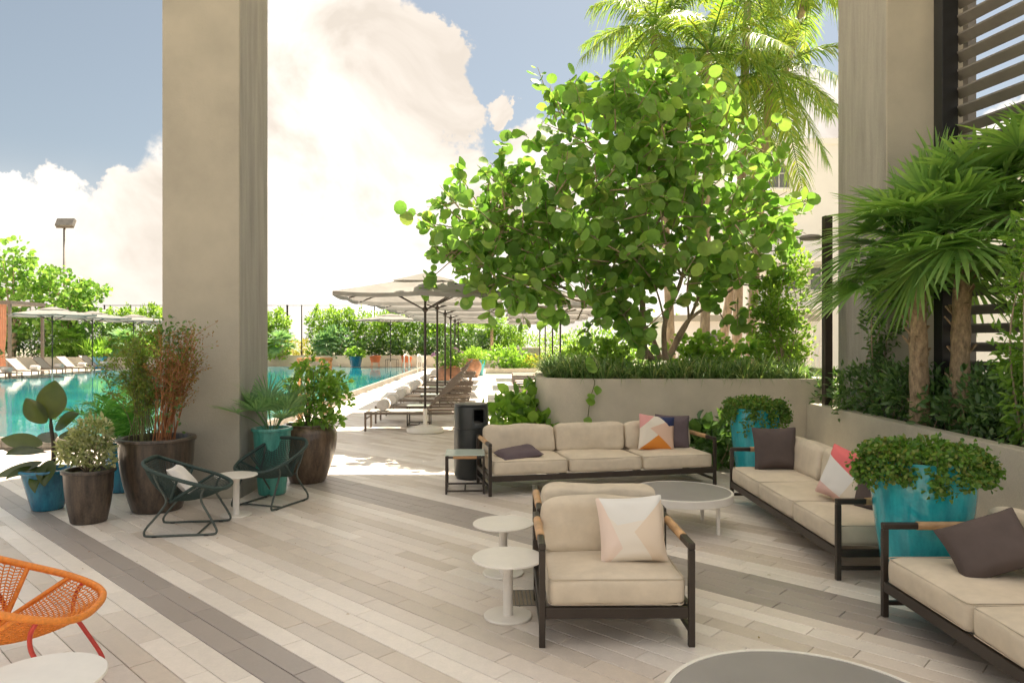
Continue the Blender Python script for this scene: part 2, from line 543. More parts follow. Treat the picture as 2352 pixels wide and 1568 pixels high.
M['canopy'] = mat('canopy_cloth', (0.46, 0.445, 0.42), 0.9, var=0.05, scale=2, bump=0.12, bscale=60, spec=0.1)
M['green_frame'] = mat('dark_green_metal', (0.070, 0.088, 0.078), 0.45, 0.1, var=0.1, scale=10)
M['green_weave'] = mat('dark_green_cord', (0.030, 0.058, 0.052), 0.6, 0.0, var=0.2, scale=60, bump=0.2, bscale=300)
M['orange_weave'] = mat('orange_cord', (0.80, 0.26, 0.035), 0.5, 0.0, var=0.12, scale=60, bump=0.2, bscale=300)
M['red_metal'] = mat('red_metal', (0.58, 0.06, 0.045), 0.4, 0.0, var=0.08, scale=10)
M['soil'] = mat('soil', (0.07, 0.045, 0.03), 0.95, var=0.3, scale=30, bump=0.8, bscale=60)
M['bark'] = mat('pale_bark', (0.42, 0.32, 0.22), 0.85, var=0.28, scale=9, stretch=(1, 1, 0.35), bump=0.5, bscale=40)
M['palm_bark'] = mat('palm_bark', (0.46, 0.33, 0.21), 0.9, var=0.3, scale=16, stretch=(1.6, 1.6, .7), bump=0.7, bscale=30)
M['twig'] = mat('dry_twig', (0.40, 0.17, 0.07), 0.8, var=0.25, scale=12)
M['twig_green'] = mat('green_stem', (0.16, 0.17, 0.06), 0.7, var=0.25, scale=12)
M['water_tile'] = mat('pool_tile', (0.05, 0.42, 0.46), 0.5, var=0.15, scale=1.2, world_space=True)
M['mosaic'] = mat('coping_mosaic', (0.30, 0.27, 0.22), 0.6, var=0.3, scale=30, bump=0.4, bscale=50)
M['white_wall'] = mat('white_render', (0.88, 0.85, 0.80), 0.8, var=0.03, scale=0.6)
M['glass'] = mat('dark_window_glass', (0.16, 0.17, 0.16), 0.12, 0.0, var=0.1, scale=0.5)
M['bin'] = mat('bin_dark_metal', (0.045, 0.05, 0.05), 0.34, 0.35, var=0.1, scale=4)
M['glass_top'] = mat('frosted_glass_top', (0.52, 0.60, 0.53), 0.2, var=0.04, scale=4)
M['terracotta'] = mat('terracotta', (0.36, 0.17, 0.085), 0.45, var=0.22, scale=4, coat=0.2)
M['peach'] = mat('peach_curtain', (0.72, 0.38, 0.24), 0.9, var=0.08)
M['wood_light'] = mat('light_wood', (0.58, 0.32, 0.13), 0.55, var=0.15, scale=8, stretch=(1, 1, 0.2))
M['cage'] = mat('louvre_metal', (0.205, 0.19, 0.17), 0.5, 0.1, var=0.1, scale=3)
M['steel'] = mat('rail_white_steel', (0.72, 0.68, 0.62), 0.3, 0.3, var=0.04)
M['sign_red'] = mat('sign_red', (0.6, 0.04, 0.03), 0.6)
M['trunk_dark'] = mat('dark_trunk', (0.06, 0.045, 0.03), 0.9, var=0.25, scale=8)


def canopy_mat():
    m, nt, b = new_mat('canopy_cloth')
    N, L = nt.nodes.new, nt.links.new
    tc = N('ShaderNodeTexCoord'); nz = N('ShaderNodeTexNoise'); nz.inputs['Scale'].default_value = 2.5; nz.inputs['Detail'].default_value = 6
    L(tc.outputs['Object'], nz.inputs['Vector'])
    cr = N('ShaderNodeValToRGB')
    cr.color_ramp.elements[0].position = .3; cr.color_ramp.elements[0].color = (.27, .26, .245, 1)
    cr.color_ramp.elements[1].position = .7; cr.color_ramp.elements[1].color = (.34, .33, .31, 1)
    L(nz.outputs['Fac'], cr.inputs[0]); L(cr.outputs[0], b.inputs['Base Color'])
    b.inputs['Roughness'].default_value = .95; b.inputs['Specular IOR Level'].default_value = .1
    tr = N('ShaderNodeBsdfTranslucent'); L(cr.outputs[0], tr.inputs['Color'])
    mx = N('ShaderNodeMixShader'); mx.inputs[0].default_value = .35
    L(b.outputs[0], mx.inputs[1]); L(tr.outputs[0], mx.inputs[2]); L(mx.outputs[0], nt.nodes['Material Output'].inputs['Surface'])
    return m


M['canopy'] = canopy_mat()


def glaze(name, col, dark, rough=0.16, runs=True, coat=0.5):
    """glazed pot with vertical runs"""
    m, nt, b = new_mat(name)
    N, L = nt.nodes.new, nt.links.new
    tc = N('ShaderNodeTexCoord')
    mp = N('ShaderNodeMapping'); mp.inputs['Scale'].default_value = (7, 7, 0.9)
    L(tc.outputs['Object'], mp.inputs[0])
    nz = N('ShaderNodeTexNoise'); nz.inputs['Scale'].default_value = 2.6; nz.inputs['Detail'].default_value = 8; nz.inputs['Roughness'].default_value = 0.65
    L(mp.outputs[0], nz.inputs['Vector'])
    n2 = N('ShaderNodeTexNoise'); n2.inputs['Scale'].default_value = 60; n2.inputs['Detail'].default_value = 3
    L(tc.outputs['Object'], n2.inputs['Vector'])
    ad = N('ShaderNodeMath'); ad.operation = 'MULTIPLY_ADD'; ad.inputs[1].default_value = 0.25; L(n2.outputs['Fac'], ad.inputs[0]); L(nz.outputs['Fac'], ad.inputs[2])
    cr = N('ShaderNodeValToRGB')
    e = cr.color_ramp.elements
    e[0].position = 0.46; e[0].color = (*dark, 1)
    e[1].position = 0.80; e[1].color = (*col, 1)
    L(ad.outputs[0], cr.inputs[0]); L(cr.outputs[0], b.inputs['Base Color'])
    b.inputs['Roughness'].default_value = rough
    b.inputs['Coat Weight'].default_value = coat
    b.inputs['Coat Roughness'].default_value = 0.08
    bp = N('ShaderNodeBump'); bp.inputs['Strength'].default_value = 0.12; bp.inputs['Distance'].default_value = 0.01
    L(nz.outputs['Fac'], bp.inputs['Height']); L(bp.outputs[0], b.inputs['Normal'])
    return m


M['teal_pot'] = glaze('turquoise_glaze', (0.040, 0.47, 0.52), (0.020, 0.30, 0.36))
M['blue_pot'] = glaze('blue_glaze', (0.020, 0.22, 0.34), (0.008, 0.10, 0.19), 0.25)
M['jade_pot'] = glaze('jade_glaze', (0.10, 0.38, 0.31), (0.03, 0.20, 0.17), 0.3, coat=0.25)
M['dark_pot'] = glaze('dark_brown_glaze', (0.115, 0.083, 0.058), (0.022, 0.017, 0.014), 0.35, coat=0.15)
M['brown_pot'] = glaze('brown_glaze', (0.185, 0.122, 0.075), (0.050, 0.032, 0.022), 0.3, coat=0.25)

LM = {}
LM['grape'] = leaf_mat('sea_grape_leaf', [(0.121, 0.248, 0.050), (0.178, 0.334, 0.066), (0.254, 0.426, 0.086), (0.146, 0.283, 0.056), (0.317, 0.455, 0.103), (0.114, 0.240, 0.048), (0.203, 0.355, 0.079), (0.164, 0.299, 0.062), (0.266, 0.326, 0.094)], 0.42, 0.40, tint=(1.0, 1.08, 0.6))
LM['hedge'] = leaf_mat('hedge_leaf', [(0.116, 0.218, 0.045), (0.180, 0.307, 0.063), (0.243, 0.366, 0.082), (0.148, 0.260, 0.050)], 0.58, spec=0.2)
LM['dark'] = leaf_mat('dark_glossy_leaf', [(0.053, 0.119, 0.038), (0.093, 0.185, 0.055), (0.139, 0.244, 0.073), (0.059, 0.133, 0.044)], 0.28, 0.3, 0.55)
LM['palm'] = leaf_mat('palm_leaflet', [(0.116, 0.236, 0.045), (0.169, 0.296, 0.056), (0.276, 0.343, 0.069), (0.137, 0.260, 0.045)], 0.5, tint=(1.15, 1.05, 0.5))
LM['fan'] = leaf_mat('fan_palm_leaf', [(0.139, 0.273, 0.081), (0.205, 0.370, 0.102), (0.278, 0.444, 0.131), (0.159, 0.310, 0.087)], 0.42, 0.30, 0.7)
LM['fan_pale'] = leaf_mat('pale_fan_leaf', [(0.105, 0.225, 0.113), (0.159, 0.296, 0.150), (0.212, 0.343, 0.188)], 0.4, 0.45)
LM['areca'] = leaf_mat('areca_leaflet', [(0.064, 0.200, 0.050), (0.095, 0.272, 0.063), (0.137, 0.319, 0.075)], 0.45)
LM['vari'] = leaf_mat('variegated_leaf', [(0.42, 0.43, 0.26), (0.26, 0.31, 0.14), (0.50, 0.50, 0.33), (0.16, 0.22, 0.08), (0.36, 0.38, 0.21)], 0.35, 0.5)
LM['rubber'] = leaf_mat('rubber_leaf', [(0.030, 0.055, 0.016), (0.060, 0.095, 0.022), (0.04, 0.07, 0.02)], 0.35, 0.25, 0.5, tint=(1.6, 1.2, 0.5))
LM['dry'] = leaf_mat('dry_leaf', [(0.24, 0.125, 0.05), (0.30, 0.17, 0.06), (0.17, 0.15, 0.045), (0.22, 0.11, 0.045)], 0.4, 0.6)
LM['fine'] = leaf_mat('fine_green_leaf', [(0.105, 0.200, 0.038), (0.159, 0.249, 0.050), (0.200, 0.189, 0.050), (0.128, 0.236, 0.045)], 0.45)
LM['bright'] = leaf_mat('bright_leaf', [(0.128, 0.260, 0.045), (0.180, 0.332, 0.056), (0.233, 0.379, 0.075), (0.148, 0.284, 0.050)], 0.45, 0.35)
LM['trail'] = leaf_mat('trailing_herb_leaf', [(0.059, 0.152, 0.026), (0.100, 0.218, 0.036), (0.153, 0.277, 0.052), (0.201, 0.211, 0.058)], 0.38)
LM['lily'] = leaf_mat('grass_blade', [(0.073, 0.148, 0.049), (0.125, 0.230, 0.073), (0.185, 0.296, 0.102), (0.344, 0.370, 0.175)], 0.35, 0.4)
LM['yellow'] = leaf_mat('yellow_leaf', [(0.280, 0.256, 0.043), (0.224, 0.248, 0.043), (0.336, 0.288, 0.069)], 0.5)
LM['flower'] = leaf_mat('lilac_flower', [(0.45, 0.25, 0.55), (0.5, 0.3, 0.6)], 0.4)

# ------------------------------------------------------------------ foliage tools
def unit(a):
    return a / np.maximum(np.linalg.norm(a, axis=-1, keepdims=True), 1e-9)


def frames(d, n):
    y = unit(d)
    z = n - (n * y).sum(-1, keepdims=True) * y
    bad = np.linalg.norm(z, axis=-1) < 1e-4
    z[bad] = np.array([0.3, 0.5, 0.8]) - (np.array([0.3, 0.5, 0.8]) * y[bad]).sum(-1, keepdims=True) * y[bad]
    z = unit(z)
    return np.cross(y, z), y, z


OVAL = (np.array([(0, 0, 0), (.36, .30, .10), (.34, .66, .10), (0, 1, -.05), (-.34, .66, .10), (-.36, .30, .10)]), np.array([(0, 1, 2, 3), (0, 3, 4, 5)]))
LANCE = (np.array([(0, 0, 0), (.5, .30, .12), (.36, .66, .08), (0, 1, -.12), (-.36, .66, .08), (-.5, .30, .12)]), np.array([(0, 1, 2, 3), (0, 3, 4, 5)]))
_a = np.array([math.radians(-90 + 360 * k / 10) for k in range(10)])
ROUND = (np.concatenate([np.array([(0, .5, -.07)]), np.stack([.52 * np.cos(_a), .5 + .5 * np.sin(_a), .05 + .05 * np.cos(2 * _a)], 1)]),
         np.array([(0, 1 + 2 * k, 1 + 2 * k + 1, 1 + (2 * k + 2) % 10) for k in range(5)]))
BIG = (np.array([(0, 0, 0), (.0, .33, -.02), (.0, .66, -.04), (0, 1, -.14), (.30, .18, .06), (.5, .45, .10), (.40, .75, .06), (-.30, .18, .06), (-.5, .45, .10), (-.40, .75, .06), (.10, .95, -.06), (-.10, .95, -.06)]),
       np.array([(0, 4, 5, 1), (1, 5, 6, 2), (2, 6, 10, 3), (1, 8, 7, 0), (2, 9, 8, 1), (3, 11, 9, 2)]))


def leaves(pos, d, n, L, W, shape=OVAL, curl=None):
    """all leaves as arrays: vertices and quads"""
    T, Q = shape
    x, y, z = frames(np.asarray(d, float), np.asarray(n, float))
    k = len(pos)
    L = np.broadcast_to(np.asarray(L, float), (k,)); W = np.broadcast_to(np.asarray(W, float), (k,))
    if curl is None: curl = rng.normal(1.2, .9, k)
    V = pos[:, None, :] + x[:, None, :] * (T[None, :, 0:1] * W[:, None, None]) + y[:, None, :] * (T[None, :, 1:2] * L[:, None, None]) + z[:, None, :] * (T[None, :, 2:3] * (W * curl)[:, None, None])
    Fq = Q[None] + (np.arange(k) * len(T))[:, None, None]
    return V.reshape(-1, 3), Fq.reshape(-1, Q.shape[1])


def blades(pos, d, n, L, W, droop=0.3, seg=4, fold=0.0, taper=0.6):
    """long strips that bend down; width swells then tapers to a point"""
    x, y, z = frames(np.asarray(d, float), np.asarray(n, float))
    k = len(pos)
    L = np.broadcast_to(np.asarray(L, float), (k,)); W = np.broadcast_to(np.asarray(W, float), (k,)); D = np.broadcast_to(np.asarray(droop, float), (k,))
    t = np.linspace(0, 1, seg + 1)
    c = pos[:, None] + y[:, None] * (L[:, None] * t)[..., None]
    c = c + np.array([0, 0, -1.0]) * (D[:, None] * L[:, None] * t ** 2.2)[..., None]
    w = (np.interp(t, [0, taper * .5, taper, 1], [.55, 1, .85, .06])[None] * W[:, None] * .5)[..., None]
    a, b = c - x[:, None] * w, c + x[:, None] * w
    if fold:
        a = a + z[:, None] * w * fold; b = b + z[:, None] * w * fold
        V = np.stack([a, c, b], 2).reshape(k, -1, 3)
        f = np.array([q for s in range(seg) for q in ((3 * s, 3 * s + 1, 3 * s + 4, 3 * s + 3), (3 * s + 1, 3 * s + 2, 3 * s + 5, 3 * s + 4))])
        m = 3 * (seg + 1)
    else:
        V = np.stack([a, b], 2).reshape(k, -1, 3)
        f = np.array([(2 * s, 2 * s + 1, 2 * s + 3, 2 * s + 2) for s in range(seg)])
        m = 2 * (seg + 1)
    return V.reshape(-1, 3), (f[None] + (np.arange(k) * m)[:, None, None]).reshape(-1, 4)


def join(parts):
    V, Fq, b = [], [], 0
    for v, f in parts:
        V.append(v); Fq.append(f + b); b += len(v)
    return np.concatenate(V), np.concatenate(Fq)


def tube_np(pts, r, n=6):
    m = MB(); m.tube(pts, r, n, caps=False)
    return np.array([tuple(v) for v in m.v]), np.array(m.f)


def rand_dirs(k, up=0.3):
    d = rng.normal(size=(k, 3)); d = unit(d); d[:, 2] += up
    return unit(d)


def cloud(k, ells, shell=0.55, clump=0.0, nclump=0):
    """k points in a union of ellipsoids ((cx,cy,cz),(rx,ry,rz)), biased to the outside, with gaps between clumps; returns points and outward dirs"""
    vols = np.array([e[1][0] * e[1][1] * e[1][2] for e in ells]) ** 0.67
    idx = rng.choice(len(ells), size=k, p=vols / vols.sum())
    C = np.array([e[0] for e in ells], float)[idx]; Rr = np.array([e[1] for e in ells], float)[idx]
    d = rand_dirs(k, 0)
    if nclump:
        cd = rand_dirs(nclump * len(ells), 0).reshape(len(ells), nclump, 3)
        pick = cd[idx, rng.integers(0, nclump, k)]
        d = unit(pick + rng.normal(size=(k, 3)) * clump)
    rad = shell + (1 - shell) * rng.random(k) ** 0.6
    rad = np.where(rng.random(k) < 0.18, rng.random(k) ** 0.5 * shell, rad) * rng.normal(1, 0.07, k)
    return C + d * Rr * rad[:, None], d


def bush(name, parent, mt, k, ells, L, W, shape=OVAL, up=0.35, shell=0.6, clump=0.35, nclump=26, jit=0.8, kind=None, zmin=None):
    p, d = cloud(k, ells, shell, clump, nclump)
    if zmin is not None:
        keep = p[:, 2] > zmin; p, d = p[keep], d[keep]
    k = len(p)
    dd = unit(d + rng.normal(size=(k, 3)) * jit + np.array([0, 0, up]))
    nn = unit(d * 0.5 + rng.normal(size=(k, 3)) * 0.7 + np.array([0, 0, 0.8]))
    s = rng.normal(1, 0.18, k).clip(.5, 1.5)
    V, Q = leaves(p, dd, nn, L * s, W * s, shape)
    return np_obj(name, V, Q, mt, parent, True, kind)


def stems(name, parent, mt, base, tips, r0, r1, bend=0.25, n=5, seg=6):
    m = MB()
    base = Vector(base)
    for t in tips:
        t = Vector(t)
        b = base + Vector((rnd.uniform(-1, 1), rnd.uniform(-1, 1), 0)) * r0 * 2.0
        mid = b.lerp(t, 0.5) + Vector((rnd.uniform(-1, 1), rnd.uniform(-1, 1), rnd.uniform(0, .6))) * (t - b).length * bend * 0.4
        pts = spline([b, mid, t], seg)
        k = len(pts)
        m.tube(pts, [r0 + (r1 - r0) * i / (k - 1) for i in range(k)], n, caps=False)
    return m.build(name, mt, parent, smooth=True, kind='stuff')


def fan_frond(base, d, L, nseg, W, spread, droop, petiole, tilt=0.0, rp=0.006):
    """palmate leaf: petiole from base along d, blade segments radiating from its end; returns arrays"""
    d = Vector(d).normalized()
    up = Vector((0, 0, 1))
    side = d.cross(up)
    side = side.normalized() if side.length > 1e-3 else Vector((1, 0, 0))
    nrm = side.cross(d).normalized()
    base = Vector(base)
    end = base + d * petiole + Vector((0, 0, -1)) * petiole * 0.10
    parts = [tube_np(spline([base, base.lerp(end, .5) + Vector((0, 0, petiole * .05)), end], 3), rp, 5)]
    ax = (d * math.cos(tilt) - nrm * math.sin(tilt)).normalized()
    nr = (nrm * math.cos(tilt) + d * math.sin(tilt)).normalized()
    a = np.radians(np.linspace(-spread, spread, nseg) + rng.normal(0, 1.5, nseg))
    dirs = np.cos(a)[:, None] * np.array(ax) + np.sin(a)[:, None] * np.array(side) + np.abs(np.sin(a))[:, None] * np.array(nr) * 0.22
    ln = L * (0.72 + 0.28 * np.cos(a * 0.6)) * rng.normal(1, .05, nseg)
    parts.append(blades(np.repeat(np.array(end)[None], nseg, 0), dirs, np.repeat(np.array(nr)[None], nseg, 0), ln, W * rng.normal(1, .1, nseg), droop * rng.normal(1, .25, nseg).clip(.3, 2), 6, 0.35, 0.75))
    return join(parts)


def pinnate_frond(base, d, L, npair, leafL, leafW, arch, ldroop=0.35, vee=0.35, rr=0.012):
    """feather leaf: arching midrib with leaflets on both sides"""
    d = Vector(d).normalized()
    base = Vector(base)
    pts = []
    ns = 14
    for i in range(ns + 1):
        t = i / ns
        pts.append(base + d * L * t + Vector((0, 0, -1)) * L * arch * t * t)
    parts = [tube_np(pts, [rr * (1 - .85 * i / ns) for i in range(ns + 1)], 5)]
    A = np.array([tuple(p) for p in pts])
    ts = np.linspace(0.16, 0.99, npair)
    pos = np.stack([np.interp(ts * ns, np.arange(ns + 1), A[:, c]) for c in range(3)], 1)
    tan = unit(np.stack([np.gradient(A[:, c]) for c in range(3)], 1))
    tan = np.stack([np.interp(ts * ns, np.arange(ns + 1), tan[:, c]) for c in range(3)], 1)
    side = np.cross(tan, np.array([0, 0, 1.0])); side = unit(side)
    upv = np.cross(side, tan)
    ln = leafL * np.interp(ts, [0.1, .35, .7, 1], [.55, 1, .9, .35])
    for s in (-1, 1):
        dd = unit(side * s + tan * np.interp(ts, [0, 1], [.35, 1.1])[:, None] + upv * vee + rng.normal(size=(npair, 3)) * .10)
        parts.append(blades(pos, dd, upv + rng.normal(size=(npair, 3)) * .2, ln * rng.normal(1, .08, npair), leafW, ldroop * rng.normal(1, .3, npair).clip(.2, 2), 3, 0, 0.5))
    return join(parts)


# ------------------------------------------------------------------ soft furnishings
def cushion_mesh(w, d, h, r=0.05, puff=0.02, seed=0, nx=14, ny=14, nz=5, wr=0.004):
    """rounded, slightly puffed box cushion centred at the origin"""
    n = (nx, ny, nz)
    idx, V = {}, []

    def vid(i, j, k):
        key = (i, j, k)
        if key not in idx:
            u = [2 * i / nx - 1, 2 * j / ny - 1, 2 * k / nz - 1]
            hs = (w / 2, d / 2, h / 2)
            p = Vector([u[a] * hs[a] for a in range(3)])
            q = Vector([max(-(hs[a] - r), min(hs[a] - r, p[a])) for a in range(3)])
            e = p - q
            if e.length > 1e-9:
                p = q + e.normalized() * min(r, e.length * 1.0 if e.length < r else r)
            bx, by, bz = (1 - u[0] ** 2), (1 - u[1] ** 2), (1 - u[2] ** 2)
            p.z += math.copysign(1, u[2]) * puff * (bx * by) ** 0.5 * abs(u[2]) if u[2] else 0
            p.x += u[0] * puff * 0.35 * by * bz
            p.y += u[1] * puff * 0.35 * bx * bz
            nv = mnoise.noise_vector(p * 4.0 + Vector((seed * 3.7, seed * 1.3, seed)))
            nv2 = mnoise.noise_vector(p * 11.0 + Vector((seed * 2.7, seed * 5.3, seed)))
            nv0 = mnoise.noise(Vector((p.x * 2.2 + seed * 7.7, p.y * 2.2, seed)))
            p = p + nv * wr * 1.6 + nv2 * wr * 0.8
            p.z += nv0 * wr * 1.8 * (1 if u[2] > 0 else 0)
            idx[key] = len(V); V.append(p)
        return idx[key]
    Fq = []
    for i in range(nx):
        for j in range(ny):
            Fq.append((vid(i, j, 0), vid(i, j + 1, 0), vid(i + 1, j + 1, 0), vid(i + 1, j, 0)))
            Fq.append((vid(i, j, nz), vid(i + 1, j, nz), vid(i + 1, j + 1, nz), vid(i, j + 1, nz)))
    for i in range(nx):
        for k in range(nz):
            Fq.append((vid(i, 0, k), vid(i + 1, 0, k), vid(i + 1, 0, k + 1), vid(i, 0, k + 1)))
            Fq.append((vid(i, ny, k), vid(i, ny, k + 1), vid(i + 1, ny, k + 1), vid(i + 1, ny, k)))
    for j in range(ny):
        for k in range(nz):
            Fq.append((vid(0, j, k), vid(0, j, k + 1), vid(0, j + 1, k + 1), vid(0, j + 1, k)))
            Fq.append((vid(nx, j, k), vid(nx, j + 1, k), vid(nx, j + 1, k + 1), vid(nx, j, k + 1)))
    return V, Fq


def cushion(name, parent, size, loc, rot=(0, 0, 0), r=0.05, puff=0.02, seed=0, mt=None, piping=True, wr=0.006):
    V, Fq = cushion_mesh(*size, r=r, puff=puff, seed=seed, wr=wr, nz=max(6, int(size[2] / .026)))
    o = mesh_obj(name, V, Fq, mt or M['beige'], parent, smooth=True, sub=1)
    o.location = loc; o.rotation_euler = rot
    if piping:
        w, d, h = size
        m = MB()
        q = r * 0.30
        for s in (1, -1):
            ring = []
            a, b, z = w / 2 - q, d / 2 - q, s * (h / 2 - q)
            for (cx, cy, a0) in ((a - r, b - r, 0), (-a + r, b - r, 90), (-a + r, -b + r, 180), (a - r, -b + r, 270)):
                for k in range(4):
                    t = R(a0 + 30 * k)
                    ring.append((cx + r * math.cos(t), cy + r * math.sin(t), z))
            m.tube(ring, 0.0042, 5, closed=True)
        m.build('piping', M['piping'], o, smooth=True)
    return o


def pillow(label, loc, rot, mt, w=0.45, h=0.45, t=0.15, seed=1, group=None, name='throw_pillow'):
    n = 18
    V, Fq = [], []
    for s in (1, -1):
        for j in range(n + 1):
            for i in range(n + 1):
                u, v = 2 * i / n - 1, 2 * j / n - 1
                pin = 1 - 0.07 * (1 - v * v) * abs(u) ** 2
                pin2 = 1 - 0.07 * (1 - u * u) * abs(v) ** 2
                z = s * t / 2 * ((1 - u ** 4) * (1 - v ** 4)) ** 0.55
                p = Vector((u * w / 2 * pin, v * h / 2 * pin2, z))
                nv = mnoise.noise_vector(p * 6 + Vector((seed * 9.1, seed, 3))) * 0.012
                e = max(abs(u), abs(v))
                p += nv * (1 - e ** 6)
                # creases running in from the corners
                p.z += s * 0.006 * math.sin((u * u - v * v) * 9 + seed) * (1 - e ** 4) * e
                V.append(p)
        b = 0 if s == 1 else (n + 1) ** 2
        for j in range(n):
            for i in range(n):
                q = (b + j * (n + 1) + i, b + j * (n + 1) + i + 1, b + (j + 1) * (n + 1) + i + 1, b + (j + 1) * (n + 1) + i)
                Fq.append(q if s == 1 else tuple(reversed(q)))
    o = mesh_obj(name, V, Fq, mt, None, smooth=True, sub=1)
    o.location = loc
    o.rotation_euler = rot
    tag(o, label, 'pillow', group)
    return o


# ------------------------------------------------------------------ furniture
def sofa(name, label, cat, loc, rz, W, n, depth=0.78, arm=0.56, group=None, seat_top=0.385, back_top=0.685):
    """dark tube frame with loose cushions; local x along the length, front at -y"""
    t = thing(name, label, cat, loc, rz, group)
    q = 0.036
    hx, hy = W / 2 - q / 2, depth / 2 - q / 2
    for sx in (-1, 1):
        for sy in (-1, 1):
            MB().box((sx * hx, sy * hy, (arm - 0.02) / 2), (q, q, arm - 0.02)).build('leg', M['bronze'], t, bevel=0.004)
        a = MB()
        a.bar((sx * hx, -hy - q / 2, arm), (sx * hx, hy + q / 2, arm), q + 0.004, q + 0.004)
        ao = a.build('arm', M['bronze'], t, bevel=0.008)
        g = MB()
        g.tube([(sx * hx, -hy * .52, arm), (sx * hx, hy * .62, arm)], 0.026, 14)
        autosmooth(g.build('wood_grip', M['teak_x'], ao))
        MB().box((sx * hx, 0, 0.085), (q * .75, depth - 2 * q - 0.002, q * .75)).build('stretcher', M['bronze'], t, bevel=0.003)
    fr = MB()
    fr.bb((-hx + q / 2 + .001, -hy - q * .45, 0.160), (hx - q / 2 - .001, -hy + q * .45, 0.222))
    fr.bb((-hx + q / 2 + .001, hy - q * .45, 0.160), (hx - q / 2 - .001, hy + q * .45, 0.222))
    fr.bb((-hx - q * .4, -hy + q / 2 + .001, 0.164), (-hx + q * .4, hy - q / 2 - .001, 0.218))
    fr.bb((hx - q * .4, -hy + q / 2 + .001, 0.164), (hx + q * .4, hy - q / 2 - .001, 0.218))
    for k in range(1, n):
        x = -W / 2 + W * k / n
        fr.bb((x - .02, -hy + q, 0.17), (x + .02, hy - q, 0.205))
    fr.build('seat_frame', M['bronze'], t, bevel=0.004)
    bk = MB()
    bk.bar((-hx + q / 2, hy, arm - .03), (hx - q / 2, hy, arm - .03), q * .85)
    bk.bar((-hx + q / 2, hy, arm - .20), (hx - q / 2, hy, arm - .20), q * .6)
    bk.build('back_frame', M['bronze'], t, bevel=0.004)
    iw = (W - 2 * q - 0.012) / n
    th = seat_top - 0.225
    for k in range(n):
        x = -W / 2 + q + 0.006 + iw * (k + .5)
        cushion('seat_cushion', t, (iw - 0.006, depth - 0.012, th), (x, -0.004, 0.226 + th / 2), (0, 0, 0), 0.034, 0.012, seed=k + len(label))
        bh = back_top - seat_top + 0.02
        cushion('back_cushion', t, (iw - 0.022, 0.20, bh), (x, hy - 0.15, seat_top + bh / 2 - 0.012), (R(-9), 0, R(rnd.uniform(-1.5, 1.5))), 0.045, 0.020, seed=k * 3 + len(label) + 5, piping=False, wr=0.010)
    return t


def local(root, p):
    return Matrix.Translation(root.location) @ Matrix.Rotation(root.rotation_euler.z, 4, 'Z') @ (Vector(p) * root.scale.x)


def round_table(name, label, loc, r, h, rb, mt_top=None, group=None):
    t = thing(name, label, 'table', loc, 0, group)
    m = MB(); m.lathe([(r - .006, h - .014), (r, h - .011), (r, h - .003), (r - .003, h)], 64)
    autosmooth(m.build('table_top', mt_top or M['white_metal'], t))
    m = MB(); m.lathe([(0.031, .012), (0.031, h - .014)], 20)
    autosmooth(m.build('pedestal', M['white_metal'], t))
    m = MB(); m.lathe([(rb - .002, 0), (rb, .003), (rb, .010), (rb - .004, .014)], 48)
    autosmooth(m.build('base_plate', M['white_metal'], t))
    return t


def coffee_table(label, loc, r, h):
    t = thing('coffee_table', label, 'table', loc, R(20))
    m = MB(); m.lathe([(r - .03, h - .070), (r - .004, h - .070), (r, h - .066), (r, h - .004), (r - .004, h), (r - .022, h), (r - .022, h - .012)], 72)
    autosmooth(m.build('rim', M['white_metal'], t))
    m = MB(); m.lathe([(r - .023, h - .014), (r - .023, h - .003), (r - .026, h - .002)], 72)
    autosmooth(m.build('table_top', M['grey_top'], t))
    for k in range(4):
        a = R(25 + 90 * k)
        m = MB(); m.tube([((r - .09) * math.cos(a), (r - .09) * math.sin(a), 0), ((r - .09) * math.cos(a), (r - .09) * math.sin(a), h - .06)], .017, 14)
        autosmooth(m.build('leg', M['white_metal'], t))
    return t


